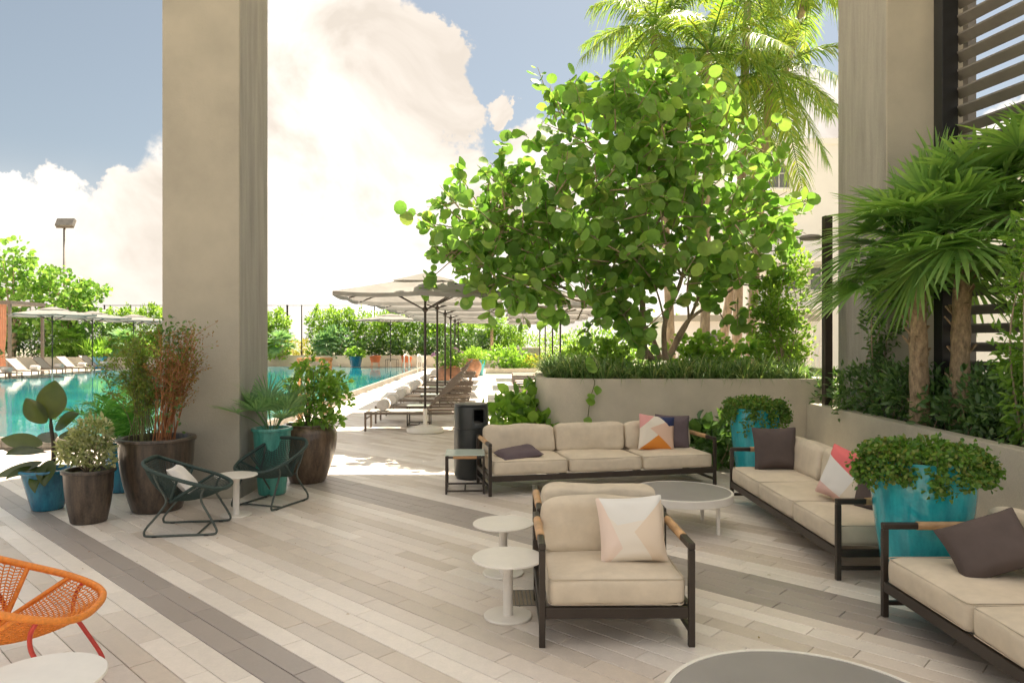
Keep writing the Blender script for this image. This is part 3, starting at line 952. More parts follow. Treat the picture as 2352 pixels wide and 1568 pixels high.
def woven_chair(name, label, loc, rz, frame, weave, group=None, scale=.88):
    """low open-weave lounge chair: tilted ring, woven back and seat meeting in a low crease, bent tube sled legs; faces +x"""
    t = thing(name, label, 'chair', loc, rz, group)
    t.scale = (scale, scale, scale)
    ctrl = [(-.375, -.13, .735), (-.36, -.23, .715), (-.27, -.30, .665), (-.05, -.325, .585), (.17, -.315, .515), (.33, -.25, .462), (.395, -.12, .440),
            (.395, .12, .440), (.33, .25, .462), (.17, .315, .515), (-.05, .325, .585), (-.27, .30, .665), (-.36, .23, .715), (-.375, .13, .735)]
    rim = spline(ctrl, 6, True)
    m = MB(); m.tube(rim, 0.019, 10, closed=True)
    autosmooth(m.build('rim', weave, t), 60)
    nR = len(rim)
    # crease line
    cr = [Vector((-.115 + .01 * math.cos(y * 9), y, .335 - .02 * math.cos(y * 6))) for y in np.linspace(-.205, .205, 13)]
    # rim spans: back from side point -y round the back to +y; front likewise
    iS = 3 * 6 + 1     # index of side point at -y (x about -0.05)
    iB = [(iS - k) % nR for k in range(0, 2 * (iS) + (6 * 1) - 5)]
    back = [rim[i] for i in iB]
    while back[-1].y < 0 or back[-1].x < -.06:
        iB.append((iB[-1] - 1) % nR); back.append(rim[iB[-1]])
    j0 = 4 * 6
    front = [rim[j0]]
    j = j0
    while not (front[-1].y > 0 and front[-1].x < .18):
        j += 1; front.append(rim[j % nR])

    def resample(pl, k):
        ds = [0]
        for a, b in zip(pl, pl[1:]): ds.append(ds[-1] + (b - a).length)
        out = []
        for s in np.linspace(0, ds[-1], k):
            i = max(0, min(len(pl) - 2, int(np.searchsorted(ds, s)) - 1))
            f = (s - ds[i]) / max(1e-6, ds[i + 1] - ds[i])
            out.append(pl[i].lerp(pl[i + 1], min(1, max(0, f))))
        return out

    for nm, edge, sag in (('back_weave', back, Vector((-.05, 0, -.035))), ('seat_weave', front, Vector((0.0, 0, -.045)))):
        ns, nt_ = 43, 22
        E, C = resample(edge, ns), resample(cr, ns)
        grid = []
        for a in range(nt_):
            s = a / (nt_ - 1)
            grid.append([C[b].lerp(E[b], s) + sag * (4 * s * (1 - s)) * (math.sin(math.pi * b / (ns - 1)) ** .7) for b in range(ns)])
        w = MB()
        for b in range(1, ns - 1):
            w.tube([grid[a][b] for a in range(nt_)], .0034, 4, caps=False)
        for a in range(1, nt_ - 1):
            # cords zigzag like a net
            w.tube([grid[a][b] + (grid[min(a + 1, nt_ - 1)][b] - grid[a][b]) * (.42 if b % 2 else -.1) for b in range(ns)], .0040, 4, caps=False)
        w.build(nm, weave, t, smooth=True, kind='stuff')
        for b in (0, ns - 1):
            e = MB(); e.tube([grid[a][b] for a in range(nt_)], .0135, 8)
            autosmooth(e.build('shell_bar', weave, t), 60)
    e = MB(); e.tube(cr, .0135, 8); autosmooth(e.build('shell_bar', weave, t), 60)
    for s in (-1, 1):
        pts = spline([(-.25, s * .285, .64), (-.20, s * .272, .50), (-.135, s * .26, .355), (-.20, s * .265, .235), (-.315, s * .275, .095), (-.335, s * .277, .035), (-.29, s * .277, .013),
                      (0, s * .277, .013), (.29, s * .277, .013), (.345, s * .277, .035), (.325, s * .275, .10), (.25, s * .265, .235), (.20, s * .262, .33), (.205, s * .285, .42), (.24, s * .292, .485)], 5)
        l = MB(); l.tube(pts, .0115, 9)
        autosmooth(l.build('leg', frame, t), 60)
        for x in (-.24, .25):
            MB().box((x, s * .277, .007), (.045, .03, .014)).build('foot', M['black'], t, bevel=.003)
    c = MB(); c.tube([(.16, -.277, .013), (.16, .277, .013)], .010, 8)
    autosmooth(c.build('cross_bar', frame, t), 60)
    c = MB(); c.tube([(-.135, -.26, .35), (-.125, .0, .318), (-.135, .26, .35)], .010, 8)
    autosmooth(c.build('cross_bar', frame, t), 60)
    return t


def pot(t, prof, mt, soil_z, soil_r, n=56):
    m = MB(); m.lathe(prof, n, wob=.004)
    o = autosmooth(m.build('pot', mt, t), 50)
    m = MB(); m.lathe([(soil_r, soil_z - .04), (soil_r, soil_z - .005), (soil_r * .6, soil_z + .012), (0.001, soil_z + .02)], 28)
    m.build('soil', M['soil'], t, smooth=True)
    return o


def pot_profile(rt, rb, h, bulge=0.0, lip=.018, wall=.03):
    """outer wall up, over the lip, down inside"""
    pr = [(rb * .92, 0), (rb, .012)]
    for k in range(1, 11):
        s = k / 11
        pr.append((rb + (rt - rb) * s + bulge * math.sin(math.pi * s) , .012 + (h - .03 - .012) * s))
    pr += [(rt, h - .035), (rt + lip, h - .03), (rt + lip + .003, h - .012), (rt + lip - .006, h), (rt - wall + .01, h), (rt - wall, h - .012), (rt - wall - .005, h - .14)]
    return pr


def umbrella(label, loc, rz, side=2.9, rim=2.54, apex=2.94, hub=2.31, group='patio umbrellas', base=True):
    t = thing('patio_umbrella', label, 'umbrella', loc, rz, group)
    h = side / 2
    n = 12
    # canopy: four panels with a little sag between the ribs
    V, Fq = [], []
    for i in range(n + 1):
        for j in range(n + 1):
            u, v = 2 * i / n - 1, 2 * j / n - 1
            s = max(abs(u), abs(v))
            z = apex + (rim - apex) * s ** 0.92
            a = min(abs(u), abs(v)) / s if s > 0 else 0
            z -= 0.05 * s * math.sin(math.pi * a) * .6
            V.append((u * h, v * h, z))
    for i in range(n):
        for j in range(n):
            a = i * (n + 1) + j
            Fq.append((a, a + n + 1, a + n + 2, a + 1))
    c = mesh_obj('canopy', V, Fq, M['canopy'], t, smooth=False)
    # valance
    b = MB()
    bd = .07
    for k in range(4):
        rot = Matrix.Rotation(R(90 * k), 3, 'Z')
        row = [rot @ Vector((-h + side * i / n, -h - .001, 0)) for i in range(n + 1)]
        zz = [V[(i) * (n + 1)][2] for i in range(n + 1)]
        vs = [(p.x, p.y, z) for p, z in zip(row, zz)] + [(p.x, p.y, z - bd) for p, z in zip(row, zz)]
        b.add(vs, [(i, i + 1, n + 2 + i, n + 1 + i) for i in range(n)])
    vo = b.build('valance', M['canopy'], c)
    # vent cap
    k = side * .19
    capz = apex + .05
    zc = apex - (apex - rim) * .38 ** .92 + .03
    cv = [(-k, -k, zc), (k, -k, zc), (k, k, zc), (-k, k, zc), (0, 0, capz)]
    co = mesh_obj('vent_cap', cv, [(0, 1, 4), (1, 2, 4), (2, 3, 4), (3, 0, 4)], M['canopy'], c)
    ends = [(h, h), (h, -h), (-h, h), (-h, -h), (h, 0), (-h, 0), (0, h), (0, -h)]
    for (ex, ey) in ends:
        a = Vector((ex * .02, ey * .02, apex - .05)); e = Vector((ex * .97, ey * .97, rim - .025))
        MB().bar(a, e, .016, .026).build('rib', M['bronze'], t)
        mid = a.lerp(e, .52)
        MB().bar((ex * .03, ey * .03, hub), mid, .014, .022).build('strut', M['bronze'], t)
    m = MB(); m.tube([(0, 0, .40), (0, 0, apex - .02)], .024, 14)
    autosmooth(m.build('pole', M['bronze'], t))
    m = MB(); m.lathe([(.03, hub - .06), (.055, hub - .03), (.055, hub + .01), (.03, hub + .03)], 16)
    autosmooth(m.build('hub', M['bronze'], t))
    if base:
        m = MB(); m.lathe([(.335, 0), (.35, .012), (.35, .04), (.33, .075), (.25, .105), (.12, .135), (.05, .145)], 40)
        autosmooth(m.build('base', M['white_metal'], t), 40)
        m = MB(); m.lathe([(.038, .14), (.038, .44), (.032, .445)], 18)
        autosmooth(m.build('sleeve', M['white_metal'], t), 40)
    return t


def make_lounger():
    """foot end at x=0, head at x=1.95, width along y"""
    t = thing('sun_lounger', 'x', 'sun lounger', (0, 0, -50))
    w = .64
    f = MB()
    for s in (-1, 1):
        f.bb((0, s * w / 2 - .02, .315), (1.92, s * w / 2 + .02, .36))
    f.bb((0, -w / 2 + .02, .32), (.04, w / 2 - .02, .355)); f.bb((1.88, -w / 2 + .02, .32), (1.92, w / 2 - .02, .355))
    f.bb((1.10, -w / 2 + .02, .318), (1.14, w / 2 - .02, .345))
    f.build('frame', M['bronze_light'], t, bevel=.004)
    for x in (.02, 1.72):
        for s in (-1, 1):
            MB().bb((x - .018, s * w / 2 - .019, 0), (x + .018, s * w / 2 + .019, .316)).build('leg', M['bronze_light'], t, bevel=.003)
        MB().bb((x - .012, -w / 2 + .02, .22), (x + .012, w / 2 - .02, .245)).build('stretcher', M['bronze_light'], t)
    V, Fq = [], []
    nx = 8
    for i in range(nx + 1):
        for j in range(5):
            u, v = i / nx, j / 4
            V.append((.03 + 1.09 * u, -w / 2 + .02 + (w - .04) * v, .362 - .012 * math.sin(math.pi * v)))
    for i in range(nx):
        for j in range(4):
            a = i * 5 + j
            Fq.append((a, a + 5, a + 6, a + 1))
    mesh_obj('sling', V, Fq, M['sling'], t, smooth=True)
    # raised back
    a = R(40); L = .84
    ux, uz = math.cos(a), math.sin(a)
    x0, z0 = 1.13, .375
    b = MB()
    for s in (-1, 1):
        b.bar((x0, s * (w / 2 - .022), z0), (x0 + L * ux, s * (w / 2 - .022), z0 + L * uz), .03, .03)
    b.bar((x0 + L * ux, -w / 2 + .04, z0 + L * uz), (x0 + L * ux, w / 2 - .04, z0 + L * uz), .03)
    bo = b.build('backrest', M['bronze_light'], t, bevel=.003)
    V, Fq = [], []
    for i in range(5):
        for j in range(5):
            u, v = i / 4, j / 4
            V.append((x0 + L * ux * u + uz * .016 * math.sin(math.pi * v), -w / 2 + .03 + (w - .06) * v, z0 + L * uz * u - ux * .0 + .004))
    for i in range(4):
        for j in range(4):
            q = i * 5 + j
            Fq.append((q, q + 5, q + 6, q + 1))
    mesh_obj('sling', V, Fq, M['sling'], bo, smooth=True)
    for s in (-1, 1):
        MB().bar((x0 + .52 * L * ux, s * (w / 2 - .06), z0 + .52 * L * uz - .02), (1.80, s * (w / 2 - .06), .34), .014).build('stay', M['bronze_light'], t)
    return t


def make_towel(loc, rz, label, group):
    m = MB()
    pts = []
    for k in range(52):
        a = k / 51 * 2 * math.pi * 4.6
        r = .004 + .107 * k / 51
        pts.append((r * math.cos(a), r * math.sin(a) + .0))
    L = .40
    vs, fs = [], []
    for (x, z) in pts:
        vs += [(x, -L / 2, z + .112), (x, L / 2, z + .112)]
    for i in range(len(pts) - 1):
        fs.append((2 * i, 2 * i + 1, 2 * i + 3, 2 * i + 2))
    m.add(vs, fs)
    o = m.build('rolled_towel', M['white_cloth'], None, smooth=True)
    s = o.modifiers.new('solid', 'SOLIDIFY'); s.thickness = .022; s.offset = 0
    o.location = loc; o.rotation_euler = (0, 0, rz)
    return tag(o, label, 'towel', group)


def side_table(label, loc, rz=0, s=.44, h=.44, wood=True, group=None):
    t = thing('side_table', label, 'table', loc, rz, group)
    q = .022
    for sx in (-1, 1):
        for sy in (-1, 1):
            MB().box((sx * (s / 2 - q / 2), sy * (s / 2 - q / 2), (h - .02) / 2), (q, q, h - .02)).build('leg', M['bronze'], t, bevel=.002)
    for z in (.035, h - .032):
        m = MB()
        for sy in (-1, 1):
            m.box((0, sy * (s / 2 - q / 2), z), (s - 2 * q - .001, q * .9, q * .9))
        for sx in (-1, 1):
            m.box((sx * (s / 2 - q / 2), 0, z), (q * .9, s - 2 * q - .001, q * .9))
        if z < .1: m.box((0, 0, .036), (q * .8, s - 2 * q, q * .8))
        m.build('lower_frame' if z < .1 else 'upper_frame', M['bronze'], t, bevel=.002)
    MB().box((0, 0, h - .008), (s, s, .012)).build('table_top', M['glass_top'], t, bevel=.003)
    if wood:
        MB().box((0, -s / 2 + q * .4, h - .032), (s * .6, q * 1.35, q * 1.3)).build('wood_grip', M['teak'], t, bevel=.004)
    return t

# ================================================================== STRUCTURE
ORD = ['first', 'second', 'third', 'fourth', 'fifth', 'sixth', 'seventh', 'eighth', 'ninth', 'tenth', 'eleventh', 'twelfth', 'thirteenth', 'fourteenth', 'fifteenth', 'sixteenth']

# pool outline (clockwise from the near right corner)
POOL = [(-4.75, 11.6), (-5.5, 43.0), (-22.4, 44.0), (-21.3, 11.3)]

g = MB(); g.bb((-700, -300, -8.2), (700, 1500, -8.0))
tag(g.build('ground', M['ground']), kind='structure')
dk = MB()
dk.bb((-5.0, -6, -.5), (16, 60, -.014)); dk.bb((-40, -6, -.5), (-5.001, 11.0, -.014)); dk.bb((-40, 44.6, -.5), (-5.001, 60, -.014)); dk.bb((-40, 11.001, -.5), (-22.7, 44.599, -.014))
floor = dk.build('floor', M['grout'])
tag(floor, kind='structure')
# far deck seen as one paved sheet
fd = MB()
fd.bb((-40, 44.0, -.013), (14, 58, -.003)); fd.bb((-40, 11.3, -.013), (-22.2, 43.99, -.003)); fd.bb((-5.2, 34.0, -.013), (14, 43.99, -.003))
fd.build('deck_paving', M['deck'], floor)

# plank pavers running diagonally
th = R(46.8)
pu = Vector((-math.sin(th), math.cos(th), 0)); pn = Vector((math.cos(th), math.sin(th), 0))
PW, PL, GAP = .1355, .61, .004
ROWCOL = {0: 2, 1: 2, -1: 1, -2: 1, -3: 3, -4: 0, -5: 1, 2: 1, 3: 0, 4: 3, 5: 1, 6: 1, 7: 0, 8: 3, 9: 3, 10: 0, 11: 0, 12: 0, 13: 1, 14: 0, 15: 0, 16: 3, 17: 0, 18: 1, 19: 0,
          20: 2, 21: 2, 22: 2, 23: 2, 24: 1, 25: 1, 26: 3, 27: 3, 28: 0, 29: 0, 30: 1, 31: 1, 32: 3, 33: 3, 34: 1, 35: 1}


def plank_proto(ci):
    w, l = (PW - GAP) / 2, (PL - GAP) / 2
    e = .0025
    m = MB()
    vs = [(-w, -l, -.012), (w, -l, -.012), (w, l, -.012), (-w, l, -.012), (-w, -l, -e), (w, -l, -e), (w, l, -e), (-w, l, -e),
          (-w + e, -l + e, 0), (w - e, -l + e, 0), (w - e, l - e, 0), (-w + e, l - e, 0)]
    fs = [(8, 9, 10, 11)] + [(i, (i + 1) % 4, 4 + (i + 1) % 4, 4 + i) for i in range(4)] + [(4 + i, 4 + (i + 1) % 4, 8 + (i + 1) % 4, 8 + i) for i in range(4)]
    me = bpy.data.meshes.new('plank')
    me.from_pydata(vs, [], fs); me.materials.append(PAV[ci])
    return me, vs, fs


PROTO = [plank_proto(c) for c in range(4)]


def in_deck(x, y):
    if y < 1.5 or y > 34.2: return False
    if x < -.80 * y - 2.2 or x > .80 * y + 1.5: return False
    if x > 4.15: return y > 10.2 and x < 6
    if y > 11.05: return x > -4.55 - .0239 * (y - 11.6)
    return x > -12


planks = []
prow = random.Random(3)
for r in range(-40, 330):
    off = prow.random() * PL
    s = 1.755 + (r + .5) * PW
    for k in range(-60, 60):
        c = pn * s + pu * (off + k * PL)
        if not in_deck(c.x, c.y): continue
        ci = ROWCOL.get(r)
        if ci is None:
            ci = prow.choice([0, 0, 1, 1, 3]) if r < 60 else prow.choice([0, 1, 1, 1])
        elif ci in (0, 1, 3) and prow.random() < .06:
            ci = prow.choice([0, 1, 3])
        vis = abs(c.x) < .70 * c.y and c.y > 3.4
        planks.append((0 if vis else 1, c.y, c, ci))
planks.sort(key=lambda q: (q[0], q[1]))
rotp = Matrix.Rotation(th, 3, 'Z')
jm = MB(); V, Fq, Mi = [], [], []
for i, (_, _, c, ci) in enumerate(planks):
    dz = prow.uniform(-.0012, .0008)
    tx, ty = prow.uniform(-.002, .002), prow.uniform(-.001, .001)
    if i < 290:
        o = bpy.data.objects.new('paver_plank', PROTO[ci][0]); COL.objects.link(o)
        o.location = (c.x, c.y, dz); o.rotation_euler = (tx, ty, th); o.parent = floor
    else:
        b = len(V)
        for v in PROTO[ci][1]:
            w = rotp @ Vector(v)
            V.append((w.x + c.x, w.y + c.y, w.z + dz))
        Fq += [tuple(q + b for q in f) for f in PROTO[ci][2]]
        Mi += [ci] * len(PROTO[ci][2])
mesh_obj('paver_planks', V, Fq, None, floor, mats=PAV, midx=Mi, kind='stuff')

# columns, and an added unseen roof of fins that blocks sun and diffuses light
m = MB()
for x in (-4.2, -3.37, 5.2, 8.5): m.bb((x - .12, 6.1, 8.56), (x + .12, 13.05, 8.9))
roof = tag(m.build('shade_roof_beams', M['shade_beam']), kind='structure')
fin = None
for k in range(27):
    if fin is None:
        fin = MB().bb((-4.3, -.02, 8.0), (8.6, .02, 8.555)).build('fin', M['diffuser_fin'], roof); o = fin
    else:
        o = fin.copy(); COL.objects.link(o)
    o.location = (0, 6.2 + .262 * k, 0)


def column(label, x0, x1, y0, y1):
    t = thing('concrete_column', label, 'column', ((x0 + x1) / 2, (y0 + y1) / 2, 0))
    m = MB(); m.box((0, 0, 4.0), (x1 - x0, y1 - y0, 8.0))
    m.build('shaft', M['concrete'], t, bevel=.012)
    m = MB()
    m.bb((-(x1 - x0) / 2 - .002, -(y1 - y0) / 2 + .02, .0), (-(x1 - x0) / 2 - .0, (y1 - y0) / 2 - .02, 7.99)) if x0 > 0 else m.bb(((x1 - x0) / 2, -(y1 - y0) / 2 + .02, .0), ((x1 - x0) / 2 + .002, (y1 - y0) / 2 - .02, 7.99))
    m.build('side_face', M['concrete_grey'], t)
    return t


column('tall square concrete column rising among the potted plants', -3.785, -2.947, 7.72, 8.62)
column('wide concrete pier behind the fan palms beside the louvre screen', 4.725, 5.75, 9.0, 10.35)

# pool ---------------------------------------------------------------
wm, nt, b = new_mat('pool_water')
N, L = nt.nodes.new, nt.links.new
b.inputs['Base Color'].default_value = (0.012, 0.33, 0.37, 1)
b.inputs['Roughness'].default_value = 0.03
b.inputs['IOR'].default_value = 1.33
b.inputs['Specular IOR Level'].default_value = 0.5
ge = N('ShaderNodeNewGeometry')
n1 = N('ShaderNodeTexNoise'); n1.inputs['Scale'].default_value = .35; n1.inputs['Detail'].default_value = 4
L(ge.outputs['Position'], n1.inputs['Vector'])
cr = N('ShaderNodeValToRGB'); cr.color_ramp.elements[0].position = .35; cr.color_ramp.elements[0].color = (.006, .13, .17, 1); cr.color_ramp.elements[1].position = .65; cr.color_ramp.elements[1].color = (.014, .22, .24, 1)
L(n1.outputs['Fac'], cr.inputs[0]); L(cr.outputs[0], b.inputs['Base Color'])
n2 = N('ShaderNodeTexNoise'); n2.inputs['Scale'].default_value = 3.0; n2.inputs['Detail'].default_value = 3
L(ge.outputs['Position'], n2.inputs['Vector'])
bp = N('ShaderNodeBump'); bp.inputs['Strength'].default_value = .16; bp.inputs['Distance'].default_value = .02
L(n2.outputs['Fac'], bp.inputs['Height']); L(bp.outputs[0], b.inputs['Normal'])
M['water'] = wm
wz = .15
wv = MB(); wv.add([(x, y, wz) for x, y in reversed(POOL)], [(0, 1, 2, 3)])
tag(wv.build('water', wm), kind='structure')
# raised coping of small mosaic tiles round the pool
cp = thing('pool_coping', 'low mosaic tiled edge around the turquoise pool', 'pool edge')
for i in range(4):
    a, c = Vector((*POOL[i], 0)), Vector((*POOL[(i + 1) % 4], 0))
    d = (c - a).normalized(); nn = Vector((d.y, -d.x, 0))
    if nn.dot(a - Vector((-13, 27, 0))) < 0: nn = -nn
    m = MB()
    e0, e1 = a - d * .0 + nn * .12, c + nn * .12
    m.add([(a.x, a.y, -.3), (c.x, c.y, -.3), (e1.x, e1.y, -.3), (e0.x, e0.y, -.3), (a.x, a.y, wz + .012), (c.x, c.y, wz + .012), (e1.x, e1.y, wz + .012), (e0.x, e0.y, wz + .012)],
          [(0, 1, 2, 3), (4, 7, 6, 5), (0, 4, 5, 1), (1, 5, 6, 2), (2, 6, 7, 3), (3, 7, 4, 0)])
    m.build('edge_wall', M['mosaic'], cp)
# near edge: grid of small tiles on the outer face
m = MB()
for k in range(70):
    for r in range(3):
        x = -12.2 + .105 * k
        y = 11.3 + (x + 21.3) * (.3 / 16.55) - .122
        m.box((x, y, .03 + .055 * r), (.098, .012, .049))
m.build('mosaic_tile', mat('mosaic_tile', (.50, .45, .37), .35, var=.2, scale=7), cp, kind='stuff')

# tall planter with the sea grape ---------------------------------------
Y0, ZT = 10.6, 1.144
outl = [(4.60, Y0), (1.05, Y0)]
for k in range(0, 9):
    a = R(-90 - 10 * k - 5)
    outl.append((1.05 + .68 * math.cos(a), Y0 + .68 + .68 * math.sin(a)))
outl += [(.40, 12.6), (.55, 14.6), (1.0, 15.6), (2.0, 16.1), (6.5, 16.3), (6.5, 10.9), (4.60, 10.9)]
inner = []
cx, cy = 3.4, 13.3
tp = thing('planter', 'tall rounded concrete planter behind the three-seat sofa holding the leafy tree', 'planter')


def offset_poly(pts, d):
    out = []
    n = len(pts)
    for i in range(n):
        p0, p1, p2 = Vector(pts[i - 1]), Vector(pts[i]), Vector(pts[(i + 1) % n])
        d1, d2 = (p1 - p0).normalized(), (p2 - p1).normalized()
        n1, n2 = Vector((d1.y, -d1.x)), Vector((d2.y, -d2.x))
        b = (n1 + n2)
        b = b.normalized() / max(.35, math.sqrt((1 + n1.dot(n2)) / 2)) if b.length > 1e-6 else n1
        out.append((p1.x + b.x * d, p1.y + b.y * d))
    return out


inn = offset_poly(outl, .13)
if abs(sum((inn[i][0] * inn[(i + 1) % len(inn)][1] - inn[(i + 1) % len(inn)][0] * inn[i][1]) for i in range(len(inn)))) > abs(sum((outl[i][0] * outl[(i + 1) % len(outl)][1] - outl[(i + 1) % len(outl)][0] * outl[i][1]) for i in range(len(outl)))):
    inn = offset_poly(outl, -.13)
n = len(outl)
vs = [(x, y, 0) for x, y in outl] + [(x, y, ZT) for x, y in outl] + [(x, y, ZT) for x, y in inn] + [(x, y, ZT - .3) for x, y in inn]
fs = []
for i in range(n):
    j = (i + 1) % n
    fs += [(i, j, n + j, n + i), (n + i, n + j, 2 * n + j, 2 * n + i), (2 * n + i, 2 * n + j, 3 * n + j, 3 * n + i)]
o = mesh_obj('planter_wall', vs, fs, M['stucco'], tp)
autosmooth(o, 30)
m = MB(); m.add([(x, y, ZT - .09) for x, y in inn], [tuple(range(n))])
m.build('soil', M['soil'], tp)

# low planter wall on the right ------------------------------------------
lw = thing('planter', 'low concrete planter wall holding the dark glossy hedge', 'planter')
m = MB()
A, B = Vector((4.36, 10.58, 0)), Vector((4.04, 1.0, 0))
W2 = Vector((.16, 0, 0))
m.add([A, B, B + W2, A + W2, A + Vector((0, 0, .80)), B + Vector((0, 0, .80)), B + W2 + Vector((0, 0, .80)), A + W2 + Vector((0, 0, .80))],
      [(0, 1, 2, 3), (4, 7, 6, 5), (0, 4, 5, 1), (1, 5, 6, 2), (2, 6, 7, 3), (3, 7, 4, 0)])
m.build('planter_wall', M['stucco'], lw, bevel=.008)
m = MB(); m.bb((4.4, 1.0, .3), (10.0, 10.58, .70)); m.build('soil', M['soil'], lw)

# black post with a small path lamp ---------------------------------------
t = thing('lamp_post', 'slim black post with a small round lamp on a side arm', 'lamp post', (4.48, 10.15, .70))
m = MB(); m.bb((-.055, -.055, 0), (.055, .055, 2.78)); m.build('post', M['bronze'], t, bevel=.006)
m = MB(); m.bar((-.07, 0, 2.48), (-.22, 0, 2.48), .03); m.build('arm', M['bronze'], t)
m = MB(); m.lathe([(.02, 2.44), (.13, 2.445), (.15, 2.47), (.13, 2.50), (.03, 2.52)], 24, (-.24, 0, 0)); autosmooth(m.build('lamp_head', M['cage'], t))

# louvre screen on the right -------------------------------------------------
t = thing('louvre_screen', 'tall louvre screen of wide grey slats beside a black post', 'screen', (5.19, 8.55, 0))
m = MB(); m.bb((-.09, -.09, .0), (.10, .09, 7.9)); m.build('post', M['black'], t, bevel=.006)
dl = Vector((.235, -1, 0)).normalized()
back = Vector((.55, .25, 0))
m = MB(); m.box(back + Vector((-.1, .0, 3.9)), (.10, .10, 7.8)); m.build('rear_post', M['cage'], t)
z = .78
sl = None
while z < 7.8:
    if sl is None:
        s = MB()
        a, e = Vector((.12, -.02, 0)), Vector((.12, -.02, 0)) + dl * 4.2
        q = dl.cross(Vector((0, 0, 1))).normalized()
        s.add([a + q * .05 + Vector((0, 0, .050)), a - q * .05 + Vector((0, 0, -.035)), e - q * .05 + Vector((0, 0, -.035)), e + q * .05 + Vector((0, 0, .050)),
               a + q * .05 + Vector((0, 0, .028)), a - q * .05 + Vector((0, 0, -.057)), e - q * .05 + Vector((0, 0, -.057)), e + q * .05 + Vector((0, 0, .028))],
              [(0, 1, 2, 3), (7, 6, 5, 4), (0, 4, 5, 1), (1, 5, 6, 2), (2, 6, 7, 3), (3, 7, 4, 0)])
        sl = s.build('slat', M['cage'], t); o = sl
    else:
        o = sl.copy(); COL.objects.link(o)
    o.location = (0, 0, z)
    z += .215

# white building behind the palms ---------------------------------------------
bY = 42.0
t = thing('white_building', 'white flat-roofed apartment building glowing behind the palms', 'building', (18.6, bY, -8))
zz = 8 + 1.7 + (784 - 332) * bY / F
x0 = (1716 - 1176) / F * bY - 18.6
m = MB(); m.bb((x0, 0, 0), (14, 12, zz)); m.build('wall', M['white_wall'], t)
m = MB(); m.bb((x0 - .12, -.12, zz), (14.1, 12.1, zz + .35)); m.build('parapet', M['white_wall'], t)
for (px, py, pw_, ph) in ((1788, 406, 46, 50), (1800, 640, 60, 50), (1885, 640, 50, 50), (1800, 745, 60, 60)):
    p = P(px, py, bY); w, h = pw_ * bY / F, ph * bY / F
    lx, lz = p.x - 18.6, p.z + 8
    fr = MB()
    for (ax, az, bx, bz) in ((-w / 2 - .06, -h / 2 - .06, w / 2 + .06, -h / 2), (-w / 2 - .06, h / 2, w / 2 + .06, h / 2 + .06), (-w / 2 - .06, -h / 2, -w / 2, h / 2), (w / 2, -h / 2, w / 2 + .06, h / 2), (-.03, -h / 2, .03, h / 2), (-w / 2, h * .12, -.031, h * .12 + .05), (.031, h * .12, w / 2, h * .12 + .05)):
        fr.bb((lx + ax, -.10, lz + az), (lx + bx, -.002, lz + bz))
    wo = fr.build('window', M['steel'], t)
    m = MB(); m.bb((lx - w / 2, -.03, lz - h / 2), (lx + w / 2, -.004, lz + h / 2)); m.build('pane', M['glass'], wo)
    m = MB(); m.bb((lx - w / 2 - .15, -.22, lz - h / 2 - .16), (lx + w / 2 + .15, -.001, lz - h / 2 - .07)); m.build('sill', M['white_wall'], wo)
for (px0, px1, py) in ((1735, 1925, 590), (1735, 1925, 700)):
    a, c = P(px0, py, bY - 2.2), P(px1, py, bY - 2.2)
    m = MB(); m.bb((a.x - 18.6, -2.2, a.z + 8 - .25), (c.x - 18.6, -.002, a.z + 8)); bo = m.build('balcony', M['white_wall'], t)
    m = MB()
    m.bb((a.x - 18.6, -2.19, a.z + 9.05), (c.x - 18.6, -2.13, a.z + 9.11))
    k = a.x - 18.6
    while k < c.x - 18.6:
        m.bb((k, -2.18, a.z + 8), (k + .05, -2.14, a.z + 9.05)); k += 1.25
    m.build('railing', M['cage'], bo)
# lower white block and picket fence
t = thing('garden_building', 'low white garden building with a grey flat roof behind the tree trunks', 'building', (9.0, 30, 0))
m = MB(); m.bb((-2.2, 0, -.014), (3.6, 4, 2.55)); m.build('wall', M['white_wall'], t)
m = MB(); m.bb((-2.4, -.3, 2.55), (3.8, 4.2, 2.8)); m.build('roof', M['concrete'], t)
m = MB(); m.bb((-1.2, -.03, .0), (-.3, -.001, 2.05)); m.build('door', M['cage'], t)
t = thing('picket_fence', 'white metal picket fence at the foot of the white building', 'fence', (9.6, 27.5, 0))
m = MB(); m.bb((-2.6, -.02, 1.5), (2.6, .02, 1.55)); m.build('rail', M['steel'], t)
m = MB(); m.bb((-2.6, -.02, .25), (2.6, .02, .30)); m.build('rail', M['steel'], t)
pk = None
for k in range(35):
    if pk is None:
        pk = MB().bb((-.014, -.016, 0), (.014, .016, 1.75)).build('picket', M['steel'], t); o = pk
    else:
        o = pk.copy(); COL.objects.link(o)
    o.location = (-2.55 + .15 * k, .04, 0)

# far planter walls and fences ---------------------------------------------------
t = thing('planter', 'long low concrete planter wall at the far end of the pool', 'planter', (-7, 46, 0))
m = MB(); m.bb((-13, 0, -.014), (9.0, .25, .80)); m.build('planter_wall', M['stucco'], t)
m = MB(); m.bb((-13, .251, -.014), (9.0, 5.5, .62)); m.build('soil', M['soil'], t)
t = thing('planter', 'low concrete planter wall behind the loungers across the pool', 'planter', (-26, 45, 0))
m = MB(); m.bb((-8, 0, -.014), (5.4, .25, .72)); m.build('planter_wall', M['stucco'], t)
m = MB(); m.bb((-8, .251, -.014), (5.4, 5.5, .60)); m.build('soil', M['soil'], t)
t = thing('planter', 'low curved kerb bed with bright shrubs beyond the second lounger row', 'planter', (1.2, 37.5, 0))
m = MB(); m.bb((-2.6, 0, -.002), (6, .2, .28)); m.build('planter_wall', M['stucco'], t)
m = MB(); m.bb((-2.6, .2, -.002), (6, 6, .2)); m.build('soil', M['soil'], t)

